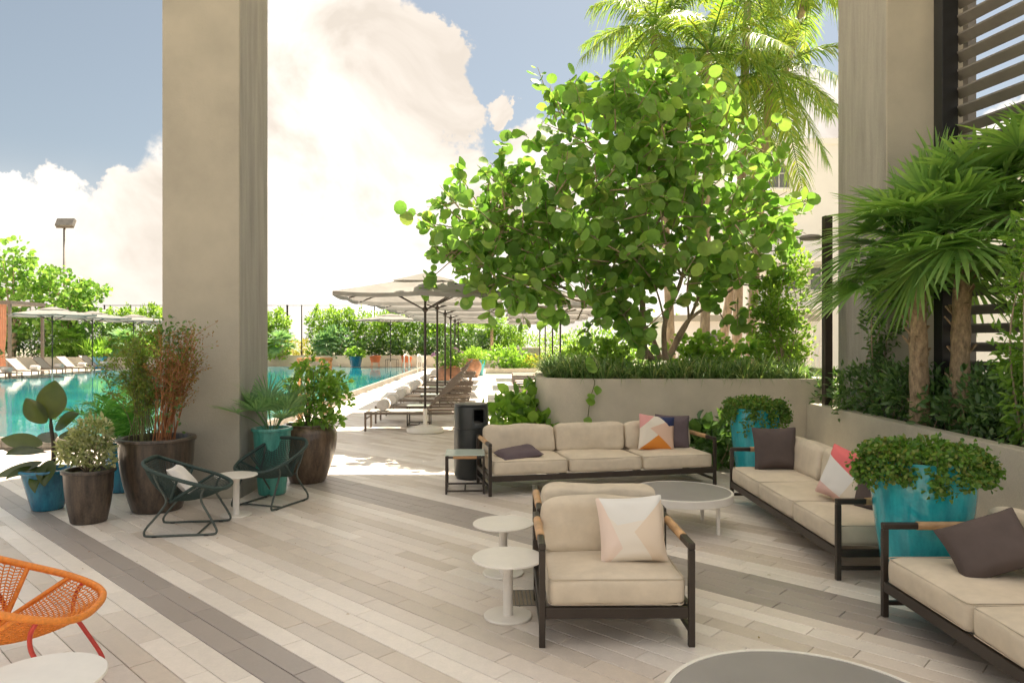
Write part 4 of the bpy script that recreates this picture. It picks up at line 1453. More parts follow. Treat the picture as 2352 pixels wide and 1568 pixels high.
t = thing('fence', 'tall thin wire fence with brown posts standing over the far hedge', 'fence', (0, 50, 0))
for px in (240, 300, 470, 660, 693, 860, 1010):
    p = P(px, 700, 50)
    m = MB(); m.bb((p.x - .06 if px == 660 else p.x - .03, -.05, -.01), (p.x + .06 if px == 660 else p.x + .03, .05, p.z)); m.build('post', M['bronze'], t)
a, c = P(236, 701, 50), P(1012, 701, 50)
m = MB(); m.bb((a.x, -.02, a.z - .03), (c.x, .02, a.z + .01)); m.build('top_rail', M['bronze'], t)
# distance behind everything: a pale low roofline / parapet that closes the terrace
t = thing('parapet', 'pale terrace parapet running behind the hedges', 'wall', (0, 57, 0))
m = MB(); m.bb((-45, 0, -.014), (16, .25, .75)); m.build('wall', M['white_wall'], t)

# ================================================================== LOUNGE FURNITURE
arm1 = sofa('armchair', 'beige armchair facing us with a pastel pillow, between the white side tables and coffee table', 'armchair', (.581, 4.345, 0), R(.6), .87, 1, .76)
arm2 = sofa('armchair', 'beige armchair turned away, back to back with the one facing us', 'armchair', (.60, 5.20, 0), R(180.6), .87, 1, .80)
# three-seat sofa in front of the tall planter
a, c = Vector((-.258, 7.83, 0)), Vector((2.40, 8.40, 0))
ang = math.atan2(c.y - a.y, c.x - a.x)
ctr = (a + c) / 2 + Vector((-math.sin(ang), math.cos(ang), 0)) * .40
sofaA = sofa('sofa', 'three-seat beige sofa facing us in front of the tall planter', 'sofa', ctr, ang, (c - a).length, 3, .84)
sofaB = sofa('sofa', 'beige sofa along the low wall between the two turquoise pots', 'sofa', (2.32 + .41, 6.33, 0), R(-90), 2.50, 3, .84)
sofaC = sofa('sofa', 'beige sofa cut off by the right edge with a taupe pillow on it', 'sofa', (2.29 + .43, 3.19, 0), R(-90), 2.50, 3, .86)

cream, blush, white, pink = (.74, .66, .54), (.70, .47, .36), (.74, .72, .68), (.72, .16, .16)
navy, orng, rose = (.02, .03, .10), (.72, .26, .04), (.70, .34, .32)
PR = {
    'pastel': print_mat('pastel_print', (.76, .70, .61), [((.74, .73, .69), [(-.15, 1, .52), (1, .9, .78)]), ((.73, .61, .48), [(1, -1, .06), (1, .6, .78)]), ((.76, .62, .53), [(-1, -.35, -.40), (-1, 1, -.1)])]),
    'triangles': print_mat('triangle_print', (.74, .68, .58), [(rose, [(-1, 1.0, .55)]), ((.72, .50, .38), [(.8, 1, .80), (.5, -1, -.45)]), (orng, [(.9, -1.0, .02), (-.9, -1.1, -.90)]), (navy, [(1, 1, 1.48), (-.25, 1, .5)])]),
    'pinkwhite': print_mat('pink_white_print', (.74, .72, .68), [(pink, [(.4, 1, .82), (-.8, 1, -.02)]), ((.70, .47, .42), [(-.3, -1, -.28)]), ((.70, .62, .50), [(1, -.4, .55)])]),
}
up = lambda lean, yaw, roll=0: (Matrix.Rotation(yaw, 3, 'Z') @ Matrix.Rotation(R(90) - lean, 3, 'X') @ Matrix.Rotation(roll, 3, 'Z')).to_euler()
pillow('pastel cream and blush geometric pillow on the front armchair', local(arm1, (.135, -.06, .575)), up(R(17), R(.6), R(3)), PR['pastel'], .405, .39, .14, 1)
pillow('flat mauve pillow lying on the left seat of the three-seat sofa', local(sofaA, (-.97, -.16, .425)), (R(8), R(-5), ang + R(12)), M['mauve'], .50, .34, .13, 2)
pillow('geometric pillow with orange, pink and navy triangles on the three-seat sofa', local(sofaA, (.80, .03, .585)), up(R(16), ang + R(-3), R(-7)), PR['triangles'], .46, .44, .15, 3)
pillow('dark taupe pillow tucked behind the orange triangle pillow', local(sofaA, (1.03, .085, .585)), up(R(12), ang + R(-8), R(-3)), M['mauve'], .44, .43, .14, 4)
pillow('dark taupe pillow upright at the far end of the wall sofa', local(sofaB, (-1.02, -.02, .60)), up(R(14), R(-5), R(1)), M['taupe'], .45, .44, .15, 5)
pillow('white and coral pink pillow leaning beside the near turquoise pot', local(sofaB, (.47, .02, .59)), up(R(18), R(-60), R(-12)), PR['pinkwhite'], .46, .44, .15, 6)
pillow('dark pillow half hidden behind the coral pink pillow', local(sofaB, (.78, .12, .57)), up(R(20), R(-75), R(5)), M['taupe'], .42, .42, .14, 7)
pillow('taupe pillow resting on one corner on the cropped sofa', local(sofaC, (-.84, -.03, .55)), up(R(40), R(-38), R(30)), M['taupe'], .44, .36, .15, 8)

round_table('side_table', 'round white side table nearest the front armchair', (-.025, 4.42, 0), .222, .37, .150, group='round white pedestal tables')
round_table('side_table', 'round white side table beside the armchair that is turned away', (-.065, 5.24, 0), .222, .372, .150, group='round white pedestal tables')
round_table('side_table', 'round white table between the two dark green woven chairs', (-2.70, 6.99, 0), .20, .40, .145, group='round white pedestal tables')
round_table('side_table', 'round white table in the corner beside the orange chair', (-1.83, 2.76, 0), .235, .40, .16, group='round white pedestal tables')
coffee_table('round coffee table with grey top and white rim among the sofas', (1.55, 6.55, 0), .465, .335)
coffee_table('round grey topped coffee table cut off by the bottom edge', (1.085, 2.58, 0), .54, .36)
side_table('square glass topped side table with teak grip beside the three-seat sofa', (-.535, 8.17, 0), R(3))

# trash bin
t = thing('trash_bin', 'dark cylindrical trash bin with square opening beside the glass side table', 'bin', (-.51, 8.93, 0), R(20))
m = MB()
rB = .215
n = 48
zs = [0, .03, .031, .06, .60, .61, .615, .625, .63, .70, .86, .895, .91]
rr = [.185, .185, .20, .213, .213, .213, .206, .206, .213, .213, .213, .208, .19]
vs = []
for z_, r_ in zip(zs, rr):
    for j in range(n):
        a = 2 * math.pi * j / n
        vs.append((r_ * math.cos(a), r_ * math.sin(a), z_))
fs = []
hole = {j for j in range(n) if 262 < 360 * (j + .5) / n < 300}
for i in range(len(zs) - 1):
    for j in range(n):
        if i == 9 and j in hole: continue
        fs.append((i * n + j, i * n + (j + 1) % n, (i + 1) * n + (j + 1) % n, (i + 1) * n + j))
fs.append(tuple((len(zs) - 1) * n + j for j in range(n)))
m.add(vs, fs)
o = autosmooth(m.build('body', M['bin'], t), 30)
sm = o.modifiers.new('solid', 'SOLIDIFY'); sm.thickness = .008; sm.offset = -1
m = MB(); m.lathe([(.17, .5), (.17, .72)], 24); m.build('liner', M['black'], t, smooth=True)
m = MB(); m.lathe([(.06, .905), (.205, .905), (.212, .915), (.205, .926), (.06, .93)], 40); autosmooth(m.build('lid', M['bin'], t))

# floor drain
t = thing('drain_grate', 'small square metal drain grate in the paving by the white table', 'drain', (.085, 4.74, 0), R(2))
m = MB(); m.bb((-.12, -.14, -.008), (.12, .14, .0015)); m.build('pan', M['cage'], t)
m = MB()
for i in range(9):
    for j in range(14):
        m.box((-.105 + .026 * i, -.125 + .019 * j, .003), (.016, .008, .004))
m.build('grille', mat('drain_grid', (.45, .38, .28), .4, .4), t, kind='stuff')
m = MB()
for s in (-1, 1):
    m.bb((s * .125 - .006, -.145, -.008), (s * .125 + .006, .145, .004)); m.bb((-.1185, s * .139 - .006, -.008), (.1185, s * .139 + .006, .004))
m.build('frame', M['cage'], t)

# woven chairs
ch1 = woven_chair('woven_chair', 'dark green woven chair with a white pillow, seen from its side', (-2.93, 6.47, 0), R(8), M['green_frame'], M['green_weave'], 'open weave lounge chairs')
ch2 = woven_chair('woven_chair', 'dark green woven chair in front of the jade pot', (-2.53, 7.50, 0), R(250), M['green_frame'], M['green_weave'], 'open weave lounge chairs')
ch3 = woven_chair('woven_chair', 'orange woven chair with red legs cut off by the left edge', (-2.40, 3.42, 0), R(12), M['red_metal'], M['orange_weave'], 'open weave lounge chairs', .92)
pl = pillow('small white pillow lying inside the dark green woven chair', local(ch1, (-.055, 0, .52)), (R(0), R(0), 0), M['white_cloth'], .30, .30, .10, 9)
pl.rotation_euler = (Matrix.Rotation(R(8), 3, 'Z') @ Matrix.Rotation(R(48), 3, 'Y')).to_euler()

# ================================================================== POTTED PLANTS
def potted(name, label, loc, prof, mt, soil_z, soil_r, rz=0, cat='potted plant', group=None):
    t = thing(name, label, cat, loc, rz, group)
    pot(t, prof, mt, soil_z, soil_r)
    return t


# blue pot, rubber plant
t = potted('rubber_plant', 'rubber plant with few huge dark leaves in a bright blue pot', (-4.72, 7.26, 0), pot_profile(.235, .145, .41), M['blue_pot'], .36, .21)
m = MB(); m.tube(spline([(.05, 0, .34), (.06, 0, .6), (.02, .02, .85), (.03, 0, 1.0)], 6), [.022] * 7 + [.018] * 6 + [.013] * 6, 8); m.build('stem', M['trunk_dark'], t, smooth=True)
for (z_, d_, n_, L_, W_) in ((.86, (.10, -.05, 1), (.35, -1, .1), .42, .30), (.84, (-.45, -.3, .75), (-.2, -.8, .55), .33, .22), (.80, (.75, -.25, .45), (.1, -.8, .6), .36, .20), (.66, (-.95, -.3, .22), (-.1, -.6, .8), .40, .24), (.62, (-.55, -.9, .05), (0, -.6, .8), .36, .21),
                            (.52, (-.95, -.35, -.30), (-.3, -.6, .7), .46, .19), (.56, (.35, -.8, -.55), (.2, -.8, .45), .38, .19), (.50, (.10, -.9, -.55), (-.2, -.85, .45), .36, .19), (.74, (.9, .3, .10), (0, -.6, .8), .33, .19), (.66, (-.6, .7, .3), (0, -.2, .9), .33, .20), (.44, (-.7, -.7, -.1), (-.2, -.6, .8), .34, .18)):
    b0 = np.array([(.03, 0, z_ - .02)]) + unit(np.array([d_], float)) * .05
    Vv, Qv = leaves(b0, np.array([d_], float), np.array([n_], float), L_, W_, BIG)
    o = np_obj('leaf', Vv, Qv, LM['rubber'], t)
    s_ = o.modifiers.new('sub', 'SUBSURF'); s_.levels = 2; s_.render_levels = 2

# dark pot, variegated shrub
t = potted('variegated_shrub', 'pale variegated shrub in the smaller dark pot', (-4.0, 6.75, 0), pot_profile(.212, .155, .50, .012), M['dark_pot'], .46, .19)
bush('foliage', t, LM['vari'], 1150, [((0, 0, .72), (.21, .21, .18)), ((-.10, -.05, .66), (.17, .16, .13)), ((.06, 0, .86), (.14, .14, .15)), ((.13, -.05, .60), (.13, .13, .10))], .062, .030, OVAL, nclump=40, clump=.22, shell=.5)
stems('stem', t, M['bark'], (0, 0, .45), [(rnd.uniform(-.18, .18), rnd.uniform(-.16, .16), rnd.uniform(.6, .85)) for _ in range(16)], .007, .003)

# teal pot, areca palm
t = potted('areca_palm', 'feathery green palm in a blue pot behind the variegated shrub', (-4.42, 8.15, 0), pot_profile(.215, .17, .53), M['blue_pot'], .48, .19)
for k in range(17):
    a = R(360 * k / 17 + rnd.uniform(-10, 10)); el = rnd.uniform(.9, 2.6)
    Vv, Qv = pinnate_frond((.03 * math.cos(a), .03 * math.sin(a), .5), (math.cos(a), math.sin(a), el), rnd.uniform(.85, 1.2), 30, .32, .020, rnd.uniform(.25, .55), .4, .5, .006)
    np_obj('frond', Vv, Qv, LM['areca'], t)

# large dark pot, dry shrub
t = potted('dry_shrub', 'tall half-dried russet shrub in the large dark pot against the column', (-3.60, 7.24, 0), pot_profile(.352, .235, .735, .03, .02, .04), M['dark_pot'], .66, .31)
tw = MB(); lp, ld, gp, gd = [], [], [], []
for k in range(52):
    red = k < 34
    bx = rnd.uniform(-.02, .16) if red else rnd.uniform(-.25, -.02)
    base = Vector((bx, rnd.uniform(-.14, .14), .66))
    hgt = rnd.uniform(.65, 1.12) if red else rnd.uniform(.6, 1.05)
    tip = base + Vector(((rnd.uniform(-.02, .36) if red else rnd.uniform(-.22, .16)), rnd.uniform(-.28, .10), hgt))
    pts = spline([base, base.lerp(tip, .35) + Vector((rnd.uniform(-.03, .03), rnd.uniform(-.03, .03), .06)), base.lerp(tip, .7) + Vector((rnd.uniform(-.04, .04), rnd.uniform(-.04, .04), .02)), tip], 4)
    tw.tube(pts, [.0065 * (1 - .75 * i / (len(pts) - 1)) for i in range(len(pts))], 5, caps=False, mi=0 if red else 1)
    for q in range(13):
        i = rnd.randint(4, len(pts) - 1)
        p0 = pts[i]
        p1 = p0 + Vector((rnd.gauss(0, .10), rnd.gauss(0, .09), rnd.uniform(.03, .20)))
        tw.tube([p0, p0.lerp(p1, .5) + Vector((0, 0, .015)), p1], [.0024, .0018, .001], 4, caps=False, mi=0 if red else 1)
        for s_ in range(9 if red else 15):
            f_ = rnd.uniform(.2, 1.1)
            pp = p0.lerp(p1, f_) + Vector((rnd.gauss(0, .022), rnd.gauss(0, .022), rnd.gauss(0, .02)))
            top = pp.z > 1.48
            (lp if (red and not (rnd.random() < (.30 if top else .06))) else gp).append(pp)
tw.build('twig', M['twig'], t, smooth=True, mats=[M['twig'], M['twig_green']])
for nm, arr, mt_, L_ in (('dry_foliage', lp, LM['dry'], .026), ('green_foliage', gp, LM['fine'], .036)):
    A_ = np.array([tuple(p) for p in arr]); k = len(A_)
    Vv, Qv = leaves(A_, rand_dirs(k, .4), rand_dirs(k, .5), L_ * rng.normal(1, .2, k), L_ * .55, OVAL)
    np_obj(nm, Vv, Qv, mt_, t)
A_ = np.array([(.30 + rnd.gauss(0, .06), -.18 + rnd.gauss(0, .05), rnd.uniform(.80, 1.25)) for _ in range(26)])
Vv, Qv = leaves(A_, rand_dirs(26, 0), rand_dirs(26, .5), .05, .035, OVAL); np_obj('green_foliage', Vv, Qv, LM['dark'], t)
A_ = np.array([(.20 + rnd.gauss(0, .10), -.15 + rnd.gauss(0, .06), 1.72 + rnd.gauss(0, .10)) for _ in range(120)])
Vv, Qv = leaves(A_, rand_dirs(120, .3), rand_dirs(120, .5), .05, .035, OVAL); np_obj('green_foliage', Vv, Qv, LM['dark'], t)

# jade pot, small fan palm
t = potted('fan_palm', 'spiky small fan palm in the tall jade pot beside the column', (-2.685, 7.99, 0), pot_profile(.205, .15, .74), M['jade_pot'], .69, .18)
for k in range(17):
    a = R(360 * k / 17 * 1.0 + rnd.uniform(-14, 14)); el = rnd.uniform(.7, 3.2)
    d_ = (math.cos(a) + .1, math.sin(a) - .25, el)
    Vv, Qv = fan_frond((.04 * math.cos(a), .04 * math.sin(a), .70), d_, rnd.uniform(.26, .36), 18, .017, 80, .08, rnd.uniform(.25, .55), rnd.uniform(-.1, .3), .005)
    np_obj('frond', Vv, Qv, LM['fan_pale'], t)

# brown pot, leafy shrub
t = potted('leafy_shrub', 'leafy green shrub in the rounded brown pot', (-2.49, 8.70, 0), [(.20, 0), (.21, .012), (.245, .10), (.295, .25), (.335, .40), (.35, .52), (.345, .60), (.315, .655), (.285, .675), (.29, .69), (.285, .70), (.255, .70), (.25, .66), (.25, .56)], M['brown_pot'], .64, .25)
tips = [(rnd.uniform(-.28, .46), rnd.uniform(-.3, .25), rnd.uniform(.95, 1.42)) for _ in range(26)]
stems('stem', t, M['twig_green'], (0, 0, .62), tips, .007, .003)
bush('foliage', t, LM['bright'], 900, [((.02, 0, 1.06), (.30, .28, .32)), ((.26, -.05, 1.18), (.24, .2, .22)), ((.1, -.12, .80), (.26, .2, .14)), ((.40, -.05, 1.02), (.16, .14, .13)), ((.02, 0, 1.36), (.2, .18, .14)), ((.36, -.1, .74), (.10, .1, .10))], .078, .058, OVAL, nclump=26, clump=.22, shell=.4, up=.1)


def trailing_pot(label, loc, rt, rb, h, k, reach):
    t = potted('trailing_plant', label, loc, [(rb * .9, 0), (rb, .012), (rb + (rt - rb) * .35, h * .25), (rb + (rt - rb) * .75, h * .52), (rt, h * .76), (rt * 1.0, h * .9), (rt * .955, h * .965), (rt * .96, h * .985), (rt * .94, h), (rt * .86, h), (rt * .85, h * .96), (rt * .85, h * .85)], M['teal_pot'], h - .06, rt * .85)
    bush('foliage', t, LM['trail'], k, [((0, 0, h + .02), (rt * .98, rt * .98, .08)), ((rt * .45, -rt * .1, h + .01), (rt * .85, rt * .8, .08)), ((-rt * .35, .05, h + .06), (rt * .6, rt * .6, .07)), ((rt * .15, 0, h + .08), (rt * .35, rt * .4, .07)), ((rt * .95, -.05, h - .06), (rt * .4, rt * .45, .10))], .036, .030, OVAL, nclump=60, clump=.22, shell=.45, up=.2)
    # strands hanging over the rim
    m = MB(); A_ = []
    for q in range(40):
        a = R(rnd.uniform(0, 360)); e = rnd.uniform(.06, reach) * (1.5 if rnd.random() < .12 else 1)
        c_, s_ = math.cos(a), math.sin(a)
        o1 = rt * rnd.uniform(1.08, 1.32)
        pts = spline([(rt * .7 * c_, rt * .7 * s_, h), (rt * 1.05 * c_, rt * 1.05 * s_, h + rnd.uniform(.03, .09)), (o1 * c_, o1 * s_, h - e * .45), (o1 * 1.02 * c_, o1 * 1.02 * s_, h - e)], 4)
        m.tube(pts, .0022, 4, caps=False)
        for p in pts[3:]:
            for _ in range(9): A_.append((p.x + rnd.gauss(0, .025), p.y + rnd.gauss(0, .025), p.z + rnd.gauss(0, .022)))
    m.build('strand', M['twig_green'], t, smooth=True)
    A_ = np.array(A_)
    Vv, Qv = leaves(A_, rand_dirs(len(A_), -.2), rand_dirs(len(A_), .6), .034, .030, OVAL)
    np_obj('hanging_foliage', Vv, Qv, LM['trail'], t)
    return t


trailing_pot('big turquoise glazed pot of trailing herbs between the two wall sofas', (2.735, 4.76, 0), .312, .215, .92, 1800, .12)
trailing_pot('turquoise glazed pot of trailing greenery in the corner beyond the sofas', (2.93, 8.62, 0), .285, .20, .90, 1900, .22)

# ================================================================== POOL DECK FURNITURE
LX = lambda Y: -2.80 - .040 * (Y - 13.67)
lng = make_lounger()
ys = [13.85, 15.15, 16.75, 18.05, 19.65, 20.95, 22.55, 23.85, 27.6, 28.9, 30.5, 31.8]
first = True
for i, Y in enumerate(ys):
    o = lng if first else copy_tree(lng)
    first = False
    o.location = (LX(Y), Y, 0); o.rotation_euler = (0, 0, R(2.2 + rnd.uniform(-.8, .8)))
    o['label'] = '%s sun lounger from the trash bin in the long poolside row' % ORD[i]
    o['group'] = 'sun loungers'
    make_towel((LX(Y) + .33, Y - .02, .366), R(rnd.uniform(-6, 8)), 'rolled white towel on the %s lounger of the poolside row' % ORD[i], 'rolled pool towels')
for i, Y in enumerate((14.5, 17.4, 20.3, 23.2)):
    side_table('low square table between loungers, %s along the poolside row' % ORD[i], (LX(Y) + .95, Y, 0), R(2), .46, .42, False, 'square tables between loungers')
ys2 = [17.3, 18.6, 20.2, 21.5, 23.1, 24.4, 26.0, 27.3, 28.9, 30.2]
for i, Y in enumerate(ys2):
    o = copy_tree(lng)
    o.location = (.22 - .018 * (Y - 17.6), Y, 0); o.rotation_euler = (0, 0, R(1.2))
    o['label'] = '%s dark lounger from the planter in the second row' % ORD[i]
    o['group'] = 'sun loungers'
for i, (x, Y) in enumerate(((-21.45, 30.9), (-21.75, 33.2), (-22.15, 35.6), (-22.2, 37.6), (-22.35, 39.8))):
    o = copy_tree(lng)
    o.location = (x, Y, 0); o.rotation_euler = (0, 0, R(180 - 8))
    o['label'] = '%s lounger from the terracotta pot on the far side of the pool' % ORD[i]
    o['group'] = 'sun loungers'
    make_towel((x - .45, Y + .05, .366), R(80), 'rolled towel on the %s lounger across the pool' % ORD[i], 'rolled pool towels')

UX = lambda Y: -1.63 - .040 * (Y - 13.4)
names_u = ['nearest white square umbrella on a white round base', 'white umbrella directly behind the nearest one in the poolside row', 'third white umbrella of the poolside row', 'fourth white umbrella of the poolside row', 'fifth white umbrella of the poolside row', 'sixth white umbrella of the poolside row']
for i, Y in enumerate((13.4, 16.9, 20.4, 23.9, 27.4, 30.9)):
    umbrella(names_u[i], (UX(Y), Y, 0), R(3 + rnd.uniform(-3, 3)), 2.9, 2.54 if i == 0 else 2.60, 2.94 if i == 0 else 3.0, 2.31 if i == 0 else 2.5)
for i, Y in enumerate((18.9, 22.6, 27.5, 33.0)):
    umbrella('%s white umbrella behind the planter tree, over the second lounger row' % ORD[i], (1.28, Y, 0), R(2), 2.9, 2.60, 3.0, 2.48)
umbrella('lone white umbrella in front of the far hedge', P(897, 848, 44.8) * Vector((1, 1, 0)) if False else Vector(((897 - 1176) / F * 44.6, 44.6, 0)), R(40), 3.4, 3.05, 3.4, 2.7)
for i, (px, Y) in enumerate(((120, 32.2), (212, 36.6), (307, 41.0), (395, 45.0))):
    umbrella('%s white umbrella from the terracotta pot across the pool' % ORD[i], ((px - 1176) / F * Y, Y, 0), R(38), 3.1, 2.90, 3.22, 2.62)

# terracotta urns
def urn(label, loc, s, mt, k, fol, flower=False, cat='potted plant'):
    t = thing('flowering_urn' if flower else 'urn_plant', label, cat, loc)
    pr = [(.26, 0), (.30, .02), (.40, .18), (.46, .40), (.46, .58), (.40, .72), (.34, .78), (.36, .82), (.35, .84), (.30, .84), (.29, .78), (.29, .70)]
    pot(t, [(r * s, z * s) for r, z in pr], mt, .77 * s, .29 * s, 36)
    bush('foliage', t, fol, k, [((0, 0, 1.05 * s), (.50 * s, .50 * s, .34 * s)), ((-.2 * s, 0, .95 * s), (.42 * s, .4 * s, .25 * s)), ((.2 * s, 0, .98 * s), (.4 * s, .4 * s, .25 * s))], .10 * s, .07 * s, OVAL, nclump=40, clump=.2, shell=.5, zmin=.72 * s)
    if flower:
        bush('blossom', t, LM['flower'], 26, [((0, -.1 * s, 1.15 * s), (.55 * s, .5 * s, .35 * s))], .11 * s, .11 * s, ROUND, nclump=5, clump=.1, shell=.95, zmin=1.1 * s)
    return t


urn('terracotta urn with green plant and lilac flowers among the poolside loungers', (-2.25, 25.7, 0), 1.0, M['terracotta'], 900, LM['bright'], True)
urn('second terracotta urn of flowers at the end of the poolside row', (-1.95, 34.2, 0), 1.05, M['terracotta'], 700, LM['hedge'])
urn('big terracotta pot of dark foliage at the edge across the pool', (-21.9, 29.5, 0), 1.22, M['terracotta'], 900, LM['dark'])

# wooden stand frame behind the pots
t = thing('wooden_stand', 'light wooden open frame stand beside the pool behind the brown pot', 'stand', (-3.42, 12.4, 0), R(-4))
for sx in (-1, 1):
    for sy in (-1, 1):
        m = MB(); m.bb((sx * .20 - .028, sy * .20 - .028, 0), (sx * .20 + .028, sy * .20 + .028, 1.36)); m.build('leg', M['wood_light'], t, bevel=.004)
m = MB()
for sy in (-1, 1): m.bb((-.24, sy * .20 - .03, 1.361), (.24, sy * .20 + .03, 1.42))
for sx in (-1, 1): m.bb((sx * .20 - .027, -.169, 1.362), (sx * .20 + .027, .169, 1.418))
m.build('top_frame', M['wood_light'], t, bevel=.004)
m = MB()
for sx in (-1, 1): m.bb((sx * .20 - .02, -.171, .45), (sx * .20 + .02, .171, .50))
m.build('stretcher', M['wood_light'], t, bevel=.003)

# far chairs, table, pool rail
def far_chair(label, loc, rz, mt):
    t = thing('garden_armchair', label, 'chair', loc, rz)
    V, Fq = [], []
    n1, n2 = 12, 6
    for i in range(n1 + 1):
        a = R(-110 + 220 * i / n1)
        for j in range(n2 + 1):
            s_ = j / n2
            r_ = .27 + .09 * s_
            V.append((r_ * math.sin(a), r_ * math.cos(a), .42 + (.42 - .16 * (abs(a) / 1.92) ** 2) * s_))
    for i in range(n1):
        for j in range(n2):
            q = i * (n2 + 1) + j
            Fq.append((q, q + 1, q + n2 + 2, q + n2 + 1))
    o = mesh_obj('shell', V, Fq, mt, t, smooth=True); s_ = o.modifiers.new('solid', 'SOLIDIFY'); s_.thickness = .02
    m = MB(); m.lathe([(.26, .40), (.28, .42), (.26, .45)], 20); m.build('seat', mt, t)
    for sx in (-1, 1):
        for sy in (-1, 1):
            m = MB(); m.tube([(sx * .2, sy * .2, .42), (sx * .26, sy * .26, 0)], .014, 6); m.build('leg', mt, t)
    return t


M['orange_shell'] = mat('orange_shell', (.72, .20, .07), .6, var=.08)
for i, (px, mt_, lb) in enumerate(((862, M['orange_shell'], 'orange armchair with pillow against the far planter wall'), (934, M['orange_shell'], 'orange armchair behind the curved pool handrail'), (968, M['white_metal'], 'white open armchair against the far planter wall'))):
    loc = Vector(((px - 1176) / F * 44.9, 44.9, -.003))
    t = far_chair(lb, loc, R(180 + (20, -20, -15)[i]), mt_)
    if i < 2:
        pillow('white pillow in the %s' % ('orange armchair nearest the blue pot' if i == 0 else 'orange armchair behind the handrail'), loc + Vector((0, -.08, .66)), up(R(15), 0), M['white_cloth'], .42, .40, .13, 20 + i)
side_table('small white square table between the two far orange armchairs', Vector(((902 - 1176) / F * 44.6, 44.3, -.003)), 0, .7, .62, False)
t = thing('pool_handrail', 'curved white steel handrail at the far corner of the pool', 'handrail', (-5.35, 38.6, 0), R(-90))
for s_ in (-.35, .35):
    m = MB(); m.tube(spline([(-.9, s_, .1), (-.9, s_, .75), (-.75, s_, .88), (.3, s_, 1.02), (.75, s_, .95), (.85, s_, .75), (.85, s_, -.01)], 6), .035, 8); m.build('rail', M['steel'], t, smooth=True)

# cabana
t = thing('cabana', 'brown framed poolside cabana with a peach curtain at the left edge', 'cabana', (-24.2, 34.4, 0))
for x in (-3.6, 0):
    for y in (0, 2.4):
        m = MB(); m.bb((x - .06, y - .06, 0), (x + .06, y + .06, 3.5)); m.build('post', M['bronze_light'], t)
m = MB(); m.bb((-3.7, -.1, 3.501), (.10, 2.5, 3.67)); m.build('roof', M['bronze_light'], t)
V, Fq = [], []
for i in range(25):
    x = -.70 + .55 * i / 24
    for j in range(9):
        z_ = .5 + 2.99 * j / 8
        pinch = 1 - .35 * math.exp(-((z_ - 1.2) / .5) ** 2)
        V.append((-.40 + (x + .40) * pinch, .02 + .05 * math.sin(i * 1.3), z_))
for i in range(24):
    for j in range(8):
        q = i * 9 + j
        Fq.append((q, q + 9, q + 10, q + 1))
mesh_obj('curtain', V, Fq, M['peach'], t, smooth=True)

# floodlight poles beyond the garden
for i, (px, py, Y, s_) in enumerate(((148, 512, 60, 1.0), (70, 597, 105, 1.1))):
    p = P(px, py, Y)
    t = thing('floodlight_pole', ('tall floodlight pole with a flat lamp head above the trees', 'smaller far floodlight pole behind the left tree')[i], 'light pole', (p.x, Y, -8))
    H = p.z + 8
    m = MB(); m.tube([(0, 0, 0), (0, 0, H - .3)], [.16, .10], 10); m.build('pole', M['cage'], t, smooth=True)
    m = MB(); m.box((.1, 0, H), (1.5 * s_, .35, .75 * s_), Matrix.Rotation(R(-28), 3, 'X')); m.build('lamp_head', M['cage'], t, bevel=.05)
    m = MB(); m.box((.1, -.1, H - .35), (1.35 * s_, .25, .2)); m.build('bracket', M['bronze_light'], t)

# grey box with a notice in the shrub bed
t = thing('utility_box', 'grey concrete box with a small white notice among the far shrubs', 'box', (-.15, 41.0, 0))
m = MB(); m.bb((-.35, 0, 0), (1.8, 1.2, 1.35)); m.build('body', M['stucco'], t)
m = MB(); m.bb((-.25, -.02, .72), (.25, -.001, 1.22)); so = m.build('notice', M['white_cloth'], t)
m = MB(); m.bb((.12, -.03, 1.12), (.22, -.021, 1.18)); m.build('notice_mark', M['sign_red'], so)

# ================================================================== TREES AND PLANTS
def tree_trunks(t, paths, mt, n=9):
    for pts, r0, r1 in paths:
        m = MB(); q = spline(pts, 6); k = len(q)
        m.tube(q, [.66 * (r0 + (r1 - r0) * (i / (k - 1)) ** .8) for i in range(k)], n, caps=False)
        yield m


# --- sea grape in the tall planter
SY = 12.7
t = thing('sea_grape_tree', 'large round-leaved tree in the tall rounded planter', 'tree', P(1480, 815, SY) * Vector((1, 1, 0)) + Vector((0, 0, ZT - .09)))
org = Vector(t.location)
S = F / SY


def loc_px(px, py, dy=0.0):
    p = P(px, py, SY); p.y = SY + dy
    return p - org


ell = []
for (px, py, rx, ry, dy, rd) in ((1500, 255, 165, 120, 0, 1.2), (1420, 350, 190, 130, -.2, 1.4), (1600, 360, 150, 130, .2, 1.3), (1330, 480, 220, 110, -.3, 1.5), (1560, 500, 230, 140, -.2, 1.6), (1740, 480, 85, 95, .3, .9),
                                 (1130, 520, 150, 85, -.4, 1.0), (1050, 560, 85, 50, -.4, .7), (1130, 440, 90, 45, -.2, .6), (1250, 610, 200, 85, -.4, 1.4), (1480, 600, 200, 75, -.4, 1.4), (1650, 620, 130, 90, 0, 1.2), (1310, 705, 130, 42, -.6, .9), (1290, 250, 50, 40, 0, .5), (1560, 170, 90, 50, 0, .6), (1720, 700, 80, 45, 0, .6), (1045, 585, 55, 40, -.5, .5), (1180, 650, 110, 55, -.5, .9), (1400, 720, 110, 40, -.8, .6)):
    c_ = loc_px(px, py, dy)
    ell.append(((c_.x, c_.y, c_.z), (rx / S, rd, ry / S)))
cl_p, cl_d = cloud(470, ell, .45, 0, 0)
LP, LD, LN, LS = [], [], [], []
tw = MB()
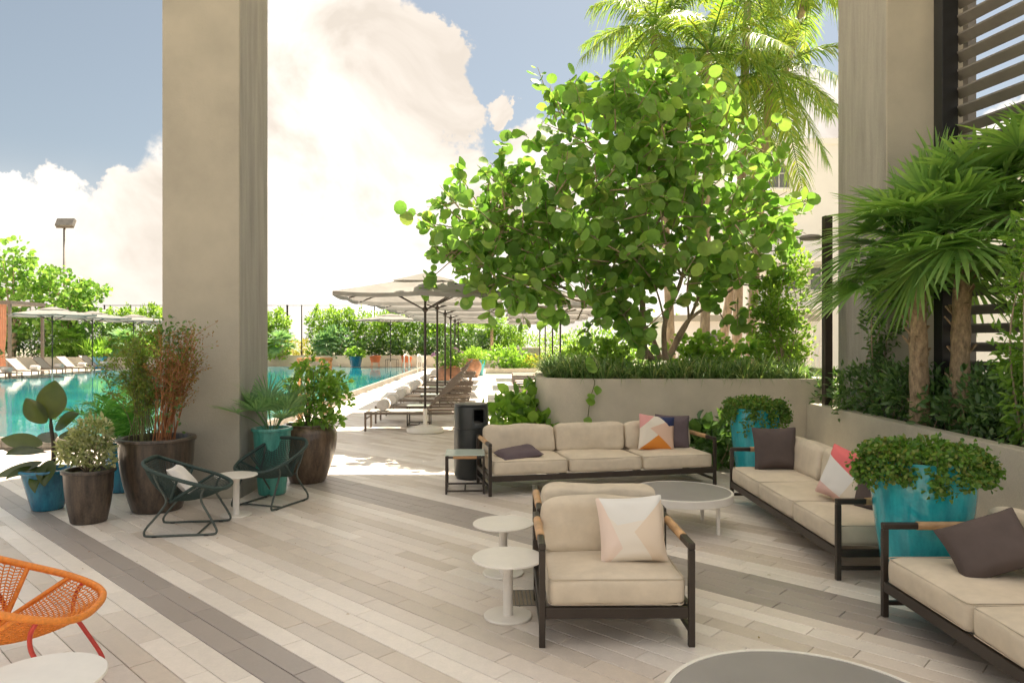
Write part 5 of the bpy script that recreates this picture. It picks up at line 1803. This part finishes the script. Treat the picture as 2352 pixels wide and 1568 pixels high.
for c_, d_ in zip(cl_p, cl_d):
    k = rng.integers(9, 16)
    ax = unit(np.array([d_ + rng.normal(size=3) * .4 + np.array([0, 0, .25])]))[0]
    ln = rng.uniform(.3, .55)
    tw.tube([Vector(c_ - ax * ln * .8), Vector(c_), Vector(c_ + ax * ln)], [.014, .010, .004], 5, caps=False)
    for q in range(k):
        f_ = rng.uniform(-.5, 1.05)
        side = unit(np.array([rng.normal(size=3)]))[0]
        pos = c_ + ax * ln * f_ + side * .05
        LP.append(pos); LD.append(side * 1.0 + ax * .5 + np.array([0, 0, -.1]))
        LN.append(d_ * .8 + rng.normal(size=3) * .75 + np.array([0, -.35, .35])); LS.append(rng.uniform(.08, .26))
LP, LD, LN, LS = map(np.array, (LP, LD, LN, LS))
# the leaves nearest the viewer and on the outline are single parts
gy = LP[:, 1] + org.y
score = gy - 1.3 * np.abs(unit(LN)[:, 1]) - LS * 4
order = np.argsort(score)
near, rest = order[:290], order[290:]
for i in near:
    Vv, Qv = leaves(LP[i:i + 1], LD[i:i + 1], LN[i:i + 1], LS[i:i + 1], LS[i:i + 1] * 1.05, ROUND)
    np_obj('leaf', Vv, Qv, LM['grape'], t)
Vv, Qv = leaves(LP[rest], LD[rest], LN[rest], LS[rest], LS[rest] * 1.05, ROUND)
np_obj('crown', Vv, Qv, LM['grape'], t, kind='stuff')
tw.build('twig', M['bark'], t, smooth=True)
px = lambda x, y, d=0: loc_px(x, y, d)
paths = [([px(1480, 825), px(1476, 700), px(1476, 560), px(1490, 400), px(1500, 260)], .105, .03),
         ([px(1500, 825, .1), px(1455, 770, -.1), px(1420, 725, -.2), px(1340, 690, -.4), px(1240, 640, -.5)], .10, .025),
         ([px(1530, 825, .1), px(1525, 740, -.1), px(1560, 640, -.2), px(1580, 520, -.1), px(1600, 380)], .085, .025),
         ([px(1535, 825, .1), px(1580, 740, .1), px(1650, 690, .1), px(1720, 640, .2)], .075, .02),
         ([px(1525, 825, .3), px(1500, 760, .4), px(1440, 690, .5), px(1360, 560, .5), px(1300, 430, .4)], .08, .02),
         ([px(1545, 825, .3), px(1600, 730, .5), px(1660, 600, .6), px(1740, 490, .5)], .07, .018),
         ([px(1440, 745, -.15), px(1380, 700, -.5), px(1300, 690, -.7), px(1180, 620, -.6)], .045, .014),
         ([px(1476, 620), px(1420, 500, -.3), px(1340, 420, -.3)], .05, .014), ([px(1478, 560), px(1540, 450, -.3), px(1560, 330, -.2)], .05, .014),
         ([px(1280, 650, -.5), px(1170, 560, -.5), px(1060, 540, -.4)], .032, .010), ([px(1250, 640, -.5), px(1190, 500, -.3), px(1120, 440, -.3)], .028, .008),
         ([px(1562, 640, -.2), px(1520, 570, -.4), px(1500, 470, -.5)], .04, .012), ([px(1560, 640, -.2), px(1640, 560, -.2), px(1700, 520, 0)], .04, .012),
         ([px(1526, 745, -.1), px(1490, 660, -.5), px(1440, 600, -.7)], .035, .012), ([px(1585, 735, .1), px(1570, 640, -.4), px(1620, 540, -.5)], .035, .012)]
for i, m in enumerate(tree_trunks(t, paths, M['bark'])):
    m.build('trunk' if i < 6 else 'limb', M['bark'], t, smooth=True)

# --- lily grass along the planter edge
t = thing('lily_grass', 'dark arching grass tufts edging the tall rounded planter', 'grass', (0, 0, ZT - .09))
t['kind'] = 'stuff'
PB = []
xs = list(np.arange(.75, 4.55, .16))
for x in xs:
    for y in (10.86, 11.08, 11.34, 11.65):
        PB.append((x + rnd.uniform(-.08, .08), y + rnd.uniform(-.07, .07) + (max(0, 1.25 - x) * .5)))
for y in np.arange(11.4, 15.0, .2):
    for x in (.70, .95, 1.2): PB.append((x + .05 * (y - 12) * (y > 12) + rnd.uniform(-.07, .07), y))
parts = []
for (x, y) in PB:
    k = 52
    a = rng.uniform(0, 2 * math.pi, k)
    d_ = np.stack([np.cos(a) * .75, np.sin(a) * .75, rng.uniform(.8, 2.4, k)], 1)
    pos = np.stack([x + .03 * np.cos(a), y + .03 * np.sin(a), np.zeros(k)], 1)
    sc_ = rnd.uniform(.6, 1.3)
    parts.append(blades(pos, d_, np.repeat(np.array([[0, 0, 1.0]]), k, 0) + rng.normal(size=(k, 3)) * .1, rng.uniform(.50, .85, k) * sc_, .018, rng.uniform(.42, .85, k), 6, 0, .5))
Vv, Qv = join(parts)
np_obj('grass_blades', Vv, Qv, LM['lily'], t, kind='stuff')

# --- vine on the planter face
t = thing('climbing_vine', 'thin vine with heart-shaped leaves hanging on the planter face', 'vine', (0, 0, 0))
pts = spline([P(1362, 868, 10.59), P(1366, 880, 10.57), P(1356, 915, 10.56), P(1350, 960, 10.56), P(1345, 1010, 10.57), P(1350, 1046, 10.58)], 5)
m = MB(); m.tube(pts, .006, 5); m.build('stem', M['twig_green'], t, smooth=True)
for (x, y, L_) in ((1350, 848, .17), (1372, 842, .16), (1362, 825, .14), (1375, 855, .15), (1372, 885, .15), (1352, 903, .14), (1368, 925, .16), (1340, 962, .15), (1352, 975, .12), (1345, 838, .15)):
    p = P(x, y, 10.55)
    Vv, Qv = leaves(np.array([tuple(p)]), np.array([(rnd.uniform(-1, 1), -.3, rnd.uniform(-.6, .5))]), np.array([(rnd.uniform(-.4, .4), -1, .35)]), L_, L_ * .9, BIG)
    np_obj('leaf', Vv, Qv, LM['bright'], t)

# --- plants at the planter foot
def shrub(name, label, loc, ells, k, L_, W_, fol, shape=OVAL, nc=30, cl=.25, shell=.5, stem_mt=None, nst=10, up_=.35, cat='shrub', group=None, jit=.8, r0=.012):
    t = thing(name, label, cat, loc, 0, group)
    bush('foliage', t, fol, k, ells, L_, W_, shape, nclump=nc, clump=cl, shell=shell, up=up_, jit=jit, zmin=.0)
    tips = []
    for _ in range(nst):
        e = rnd.choice(ells)
        tips.append(tuple(e[0][i] + rnd.uniform(-.6, .6) * e[1][i] for i in range(3)))
    stems('stem', t, stem_mt or M['bark'], (0, 0, 0), tips, r0, r0 * .35)
    return t


shrub('philodendron', 'bright lobed leaves filling the gap between bin and planter', (.02, 11.1, 0), [((.0, 0, .40), (.48, .42, .38)), ((.30, -.15, .30), (.38, .38, .28)), ((-.35, -.1, .25), (.25, .3, .22)), ((.2, .3, .7), (.3, .3, .3))], 620, .19, .13, LM['bright'], BIG, nc=40, shell=.6)
shrub('philodendron', 'dark leafy plant between the sofa end and the corner pot', (2.72, 9.55, 0), [((0, 0, .33), (.36, .32, .32)), ((-.2, .2, .25), (.3, .3, .25)), ((.3, .2, .3), (.3, .3, .28))], 420, .17, .10, LM['dark'], BIG, nc=40, shell=.6)

# --- hedge in the low planter
hd = thing('hedge', 'dark glossy clipped hedge growing behind the low wall', 'hedge', (0, 0, .70))
ells = []
for y in np.arange(2.2, 10.3, .42):
    for x in (4.62, 5.05, 5.5):
        if x > 4.55 and y > 8.85 and x > 4.7: continue
        ells.append(((x + rnd.uniform(-.1, .1), y + rnd.uniform(-.1, .1), .30 + rnd.uniform(-.03, .08)), (.34, .34, .38 + rnd.uniform(-.05, .07))))
bush('foliage', hd, LM['dark'], 19000, ells, .088, .044, OVAL, nclump=18, clump=.3, shell=.55, up=.5, zmin=-.02)
tips = [(rnd.uniform(4.5, 5.6), rnd.uniform(2.5, 9.5), rnd.uniform(.2, .45)) for _ in range(120)]
m = MB()
for p in tips: m.tube([(p[0] + rnd.uniform(-.1, .1), p[1] + rnd.uniform(-.1, .1), 0), p], [.007, .003], 4, caps=False)
m.build('stem', M['bark'], hd, smooth=True, kind='stuff')

# --- fan palms on the right
def big_fan_palm(label, loc, ztop, nf, seed, R_=.95, lean=(0, 0)):
    rr = random.Random(seed)
    t = thing('fan_palm', label, 'palm tree', loc)
    H = ztop
    m = MB()
    pts = [(lean[0] * (i / 10) ** 1.5, lean[1] * i / 10, H * i / 10) for i in range(11)]
    m.tube(pts, [.098 - .02 * (i / 10) + .010 * (i % 2) for i in range(11)], 14)
    m.build('trunk', M['palm_bark'], t, smooth=True)
    for k in range(26):          # old leaf bases
        a = R(rr.uniform(0, 360)); z_ = H * rr.uniform(.05, 1.0)
        f_ = z_ / H
        c_ = Vector((lean[0] * f_ ** 1.5, lean[1] * f_, z_))
        d_ = Vector((math.cos(a), math.sin(a), 1.5)).normalized()
        m = MB(); m.bar(c_ + Vector((math.cos(a), math.sin(a), 0)) * .065, c_ + Vector((math.cos(a), math.sin(a), 0)) * .075 + d_ * rr.uniform(.08, .17), .05, .014)
        m.build('leaf_base', M['palm_bark'], t)
    top = Vector((lean[0], lean[1], H))
    for k in range(nf):
        a = 2.399963 * k + rr.uniform(-.2, .2)
        f_ = k / (nf - 1)
        el = 1.45 - 1.85 * f_ + rr.uniform(-.12, .12)
        el = max(-.28, min(1.35, el))
        d_ = (math.cos(a) * math.cos(el), math.sin(a) * math.cos(el), math.sin(el))
        Vv, Qv = fan_frond(top + Vector((0, 0, -.18 * f_)), d_, R_ * rr.uniform(.58, .78), 34, .046, rr.uniform(105, 150), rr.uniform(.08, .24) + .12 * f_, rr.uniform(.45, .80), rr.uniform(-.3, .9), .010)
        np_obj('frond', Vv, Qv, LM['fan'], t)
    return t


big_fan_palm('fan palm with a dense green crown right in front of the concrete pier', (4.36 + .18, 7.95, .70), 2.0, 27, 11, 1.0, (-.05, 0))
big_fan_palm('fan palm with the thicker trunk in front of the black screen post', (4.86, 7.75, .70), 2.15, 28, 23, 1.05, (.12, .1))
big_fan_palm('fan palm rising highest at the right edge of the picture', (5.55, 7.3, .70), 2.7, 26, 31, 1.0, (.1, 0))

shrub('tall_shrub', 'bright fine-leaved shrub at the right edge in front of the louvres', (4.50, 6.25, .70), [((.06, 0, .45), (.24, .24, .40)), ((.04, .05, .95), (.26, .26, .40)), ((.06, 0, 1.5), (.24, .24, .40)), ((.05, -.05, 1.9), (.18, .18, .3))], 1900, .085, .042, LM['bright'], OVAL, nc=30, nst=12)
shrub('slender_tree', 'slim small-leaved tree just behind the black lamp post', (4.75, 12.4, ZT - .09), [((0, 0, .65), (.45, .4, .55)), ((-.1, 0, 1.35), (.5, .45, .5)), ((.1, 0, 1.95), (.35, .35, .4)), ((-.25, 0, .95), (.35, .35, .4))], 2600, .085, .05, LM['hedge'], OVAL, nc=34, nst=14)
shrub('climbing_shrub', 'leafy climber with bare stems between lamp post and pier', (4.70, 9.2, .70), [((-.05, -.1, .5), (.22, .2, .5)), ((0, -.1, 1.2), (.22, .2, .5)), ((-.05, -.1, 1.9), (.16, .16, .35))], 1100, .075, .042, LM['dark'], OVAL, nc=24, nst=16)

# --- tall feather palms behind the tree
def feather_palm(label, hub, base, nf, L_, seed, rad=.11, mt=None, el0=1.25, el1=-.55):
    rr = random.Random(seed)
    t = thing('feather_palm', label, 'palm tree', base)
    b, h = Vector(base), Vector(hub)
    d_ = h - b
    m = MB()
    pts = spline([(0, 0, 0), d_ * .35 + Vector((d_.x * -.10, 0, 0)), d_ * .7 + Vector((d_.x * -.06, 0, 0)), d_], 6)
    k = len(pts)
    m.tube(pts, [rad * (1.15 - .35 * i / (k - 1)) for i in range(k)], 12)
    m.build('trunk', M['bark'], t, smooth=True)
    m = MB(); m.tube([d_ * .93, d_], [rad * .85, rad * .6], 12); m.build('crownshaft', LM['palm'], t, smooth=True)
    for q in range(nf):
        a = 2.399963 * q + rr.uniform(-.2, .2)
        f_ = q / (nf - 1)
        el = el0 + (el1 - el0) * f_ + rr.uniform(-.1, .1)
        dd = (math.cos(a) * math.cos(el), math.sin(a) * math.cos(el), math.sin(el))
        Vv, Qv = pinnate_frond(d_, dd, L_ * rr.uniform(.85, 1.1), 52, .62, .042, rr.uniform(.35, .6), rr.uniform(.5, .9), .15, .030)
        np_obj('frond', Vv, Qv, mt or LM['palm'], t)
    return t


feather_palm('feather palm whose pale trunk rises out of the middle of the tree crown', P(1628, 118, 17.5), Vector((P(1618, 118, 17.5).x, 17.5, 0)), 20, 2.7, 1, .11, el1=-.8)
feather_palm('leaning feather palm with drooping golden fronds beside the pier', P(1772, 165, 18.5), Vector((P(1718, 118, 18.5).x, 18.5, 0)), 20, 2.5, 2, .115, el0=1.1, el1=-1.0)
feather_palm('tall feather palm whose crown is cut off by the top edge', P(1720, -60, 19.5), Vector((P(1690, 118, 19.5).x, 19.5, 0)), 20, 2.8, 3, .12, el1=-.9)
feather_palm('feather palm with dark fronds left of the other palm crowns', P(1500, 60, 19.0), Vector((P(1545, 118, 19.0).x, 19.0, 0)), 19, 2.4, 4, .11, el1=-.8)
feather_palm('slanting palm at the back with its crown above the pier edge', P(1860, -40, 21), Vector((P(1640, 118, 21).x, 21, 0)), 15, 2.4, 5, .12)

# --- shrubs behind the tall planter and second lounger row
for i, (px_, py, Y, rx, rz_, fol, lb) in enumerate(((1600, 800, 15.0, .9, .5, 'hedge', 'low bright shrub behind the tree trunks'), (1760, 790, 15.4, .8, .5, 'bright', 'bright shrub under the leaning palm'), (1380, 800, 15.2, .7, .4, 'hedge', 'small shrub at the back left of the planter'))):
    p = P(px_, py, Y)
    shrub('low_shrub', lb, (p.x, Y, ZT - .09), [((0, 0, .3), (rx, .5, rz_)), ((.3, 0, .35), (rx * .6, .4, rz_))], 700, .13, .11, LM[fol], ROUND if i < 2 else OVAL, nc=30)
for i, (x, Y, rx, rz_, fol, lb, k, L_) in enumerate(((-.15, 38.6, 1.5, .75, 'bright', 'mound of bright green leaves beyond the lounger rows', 900, .26), (1.35, 38.4, .8, .5, 'yellow', 'yellow green low plant beside the bright leaf mound', 400, .2),
                                                (2.8, 39.5, 1.6, 1.0, 'hedge', 'soft green shrub behind the second lounger row', 700, .25), (5.0, 41, 2.0, 1.5, 'bright', 'large shrub behind the second lounger umbrellas', 900, .25), (7.5, 36, 2.4, 1.8, 'hedge', 'big shrub in the gap behind the tall planter', 1200, .22), (5.2, 33, 1.4, .9, 'bright', 'rounded shrub past the end of the second row', 700, .2))):
    shrub('garden_shrub', lb, (x, Y, .1), [((0, 0, rz_ * .8), (rx, .9, rz_)), ((.4, .2, rz_ * .7), (rx * .7, .8, rz_ * .8))], k, L_, L_ * .6, LM[fol], OVAL, nc=30)

# --- far hedges
def hedge(label, x0, x1, Y, z0, zt, k, fol, spikes, L_=.21, depth=.9):
    t = thing('hedge', label, 'hedge', ((x0 + x1) / 2, Y, z0))
    w = (x1 - x0)
    ells = []
    nx = max(2, int(w / .9))
    for i in range(nx):
        x = -w / 2 + w * (i + .5) / nx
        hh = (zt - z0) * rnd.uniform(.86, 1.0)
        for q in range(3):
            ells.append(((x, rnd.uniform(-.2, .2), hh * (.18 + .30 * q)), (.75, depth, hh * .24)))
        if spikes and rnd.random() < .8:
            ells.append(((x + rnd.uniform(-.3, .3), 0, hh * .93), (.22, .22, hh * rnd.uniform(.14, .26))))
    bush('foliage', t, fol, k, ells, L_, L_ * .5, OVAL, nclump=16, clump=.35, shell=.45, up=.5)
    m = MB()
    for i in range(nx * 3):
        x = rnd.uniform(-w / 2, w / 2)
        m.tube([(x, 0, 0), (x + rnd.uniform(-.2, .2), 0, (zt - z0) * rnd.uniform(.5, .95))], [.03, .01], 5, caps=False)
    m.build('stem', M['bark'], t, smooth=True, kind='stuff')
    return t


W_ = lambda px_, Y: (px_ - 1176) / F * Y
hedge('tall clipped bright hedge along the far end of the pool', W_(712, 48), W_(1010, 48), 48, .6, 4.0, 14000, LM['hedge'], True)
hedge('sparser continuation of the far hedge behind the umbrella poles', W_(1000, 48.5), W_(1205, 48.5), 48.5, .6, 3.6, 6500, LM['hedge'], True)
hedge('short hedge block seen just right of the tall column', W_(560, 48), W_(660, 48), 48, .6, 4.1, 5000, LM['hedge'], True)
hedge('leafy hedge left of the tall column behind the far umbrellas', W_(235, 49), W_(470, 49), 49, .6, 4.2, 11000, LM['hedge'], True)
hedge('dark shrub bank under the trees across the pool', W_(-60, 47.5), W_(260, 47.5), 47.5, .6, 3.2, 6000, LM['dark'], False)
hedge('yellow green hedge glimpsed beyond the fence posts', W_(650, 56), W_(715, 56), 55.5, .4, 2.0, 900, LM['yellow'], False)
hedge('bright low hedge at the right end of the far planter', W_(1130, 52), W_(1330, 52), 52, -.0, 2.6, 2600, LM['hedge'], True)

# --- trees across the pool
def leafy_tree(label, loc, ells, k, L_, fol, trunk_h, nlimb=9, r0=.14, shape=ROUND):
    t = thing('broadleaf_tree', label, 'tree', loc)
    bush('crown', t, fol, k, ells, L_, L_ * .9, shape, nclump=22, clump=.30, shell=.5, up=.2)
    tips = [tuple(e[0][i] + rnd.uniform(-.4, .4) * e[1][i] for i in range(3)) for e in ells for _ in range(3)]
    m = MB()
    for tp_ in tips:
        q = spline([(0, 0, 0), (rnd.uniform(-.1, .1), 0, trunk_h), tp_], 5); kk = len(q)
        m.tube(q, [r0 * (1 - .85 * i / (kk - 1)) for i in range(kk)], 6, caps=False)
    m.build('trunk', M['bark'], t, smooth=True)
    return t


TY = 47.0
e1 = []
for (px_, py, rx, ry) in ((30, 600, 40, 50), (10, 660, 80, 60), (80, 690, 60, 50), (-40, 700, 80, 70), (40, 750, 90, 40)):
    p = P(px_, py, TY); e1.append(((p.x - W_(30, TY), rnd.uniform(-.5, .5), p.z - .6), (rx * TY / F, 1.4, ry * TY / F)))
leafy_tree('tall pointed round-leaved tree at the left edge behind the pool', (W_(30, TY), TY, .6), e1, 1700, .30, LM['grape'], 1.6)
e2 = []
for (px_, py, rx, ry) in ((150, 660, 60, 45), (200, 690, 50, 40), (110, 640, 35, 28), (170, 735, 75, 40), (215, 665, 30, 25)):
    p = P(px_, py, TY); e2.append(((p.x - W_(160, TY), rnd.uniform(-.5, .5), p.z - .6), (rx * TY / F, 1.4, ry * TY / F)))
leafy_tree('broad round-leaved tree below the floodlight pole', (W_(160, TY), TY - .4, .6), e2, 1500, .28, LM['grape'], 1.4)

# fan palms and strap plants in the left planter
def small_fan(label, loc, s, fol, seed, H=.9, nf=16, name='fan_palm'):
    rr = random.Random(seed)
    t = thing(name, label, 'palm', loc)
    m = MB(); m.tube([(0, 0, 0), (0, 0, H)], [.12, .09], 10); m.build('trunk', M['palm_bark'], t, smooth=True)
    for k in range(nf):
        a = 2.399963 * k; el = 1.4 - 1.7 * k / (nf - 1)
        Vv, Qv = fan_frond((0, 0, H), (math.cos(a) * math.cos(el), math.sin(a) * math.cos(el), math.sin(el)), s * .62, 20, .06 * s, 100, .2, s * .5, .3, .014)
        np_obj('frond', Vv, Qv, fol, t)
    return t


small_fan('bright fan palm left of the first umbrella across the pool', (W_(118, 44), 45.8, .6), 1.35, LM['bright'], 1)
small_fan('silvery fan palm right of the second umbrella across the pool', (W_(247, 44), 45.9, .6), 1.35, LM['fan_pale'], 2)
small_fan('small palm beside the far planter left of the wire fence gap', (W_(628, 44), 45.6, .6), 1.2, LM['fan_pale'], 3)
small_fan('spiky palm at the pool corner before the far hedge', (W_(735, 45), 46.4, .6), 1.1, LM['fan_pale'], 4)
small_fan('young palm with a slim stem in front of the far hedge', (W_(1128, 45), 46.6, .6), 1.1, LM['bright'], 5, 2.4)
t = thing('strap_leaf_plants', 'dense upright strap-leaved clump behind the loungers across the pool', 'plants', (W_(185, 45), 46.0, .6))
t['kind'] = 'stuff'
k = 900
pos = np.stack([rng.uniform(-1.9, 1.9, k), rng.uniform(-.5, .5, k), np.zeros(k)], 1)
Vv, Qv = blades(pos, np.stack([rng.normal(0, .3, k), rng.normal(0, .3, k), np.ones(k)], 1), rng.normal(size=(k, 3)), rng.uniform(1.1, 1.9, k), .07, rng.uniform(.05, .25, k), 4)
np_obj('strap_leaves', Vv, Qv, LM['bright'], t, kind='stuff')
for i, (px_, Y, z_, rx, rz_, fol, k, lb) in enumerate(((120, 45.6, .6, .9, .35, 'bright', 300, 'low bright plant under the fan palm across the pool'), (225, 45.6, .6, .7, .35, 'bright', 250, 'low lime plant beside the blue pot across the pool'), (300, 45.9, .6, 1.4, .9, 'hedge', 600, 'mixed shrub behind the jade pot across the pool'),
                                             (330, 45.5, .6, 1.0, .5, 'bright', 400, 'low shrub half hidden by the russet plant'), (640, 45.6, .6, .8, .5, 'bright', 300, 'low plant under the small far palm'), (770, 46.4, .6, 1.3, 1.2, 'fan_pale', 700, 'pale leafy plant at the pool corner'), (880, 46.8, .6, 2.0, .8, 'dark', 700, 'dark shrub below the clipped hedge behind the orange chairs'), (1000, 46.9, .6, 1.8, .9, 'dark', 600, 'dark shrub behind the white armchair'), (1075, 47, .6, 1.5, 1.0, 'dark', 500, 'dark undergrowth behind the second urn'))):
    shrub('bed_plant', lb, (W_(px_, Y), Y, z_), [((0, 0, rz_ * .8), (rx, .6, rz_))], k, .22, .13, LM[fol], OVAL, nc=22, nst=5)
for i, (px_, Y, mt_, lb) in enumerate(((229, 44.0, 'blue_pot', 'blue pot at the far corner of the lounger row across the pool'), (817, 44.6, 'blue_pot', 'deep blue pot beside the far orange armchair'), (1096, 36.0, 'teal_pot', 'small turquoise pot beyond the poolside row'))):
    t = potted('potted_shrub', lb, (W_(px_, Y), Y, -.002), pot_profile(.42, .30, .78), M[mt_], .7, .36)
    bush('foliage', t, LM['bright'], 260, [((0, 0, .95), (.55, .5, .32))], .22, .14, OVAL, nclump=16)

# fallen leaves and crumbs on the paving
k = 70
pos = []
while len(pos) < k:
    x, y = rnd.uniform(-4.5, 2.2), rnd.uniform(3.6, 10.5)
    if rnd.random() < .35: x, y = rnd.gauss(-3.2, .8), rnd.gauss(6.6, .5)
    pos.append((x, y, .004))
Vv, Qv = leaves(np.array(pos), np.stack([rng.normal(size=k), rng.normal(size=k), np.zeros(k)], 1), np.repeat(np.array([[0, 0, 1.0]]), k, 0), rng.uniform(.012, .034, k), .014, OVAL, curl=np.full(k, .8))
tag(np_obj('leaf_litter', Vv, Qv, LM['dry'], None, kind='stuff'), 'tiny dry leaves scattered over the paving', 'leaves')
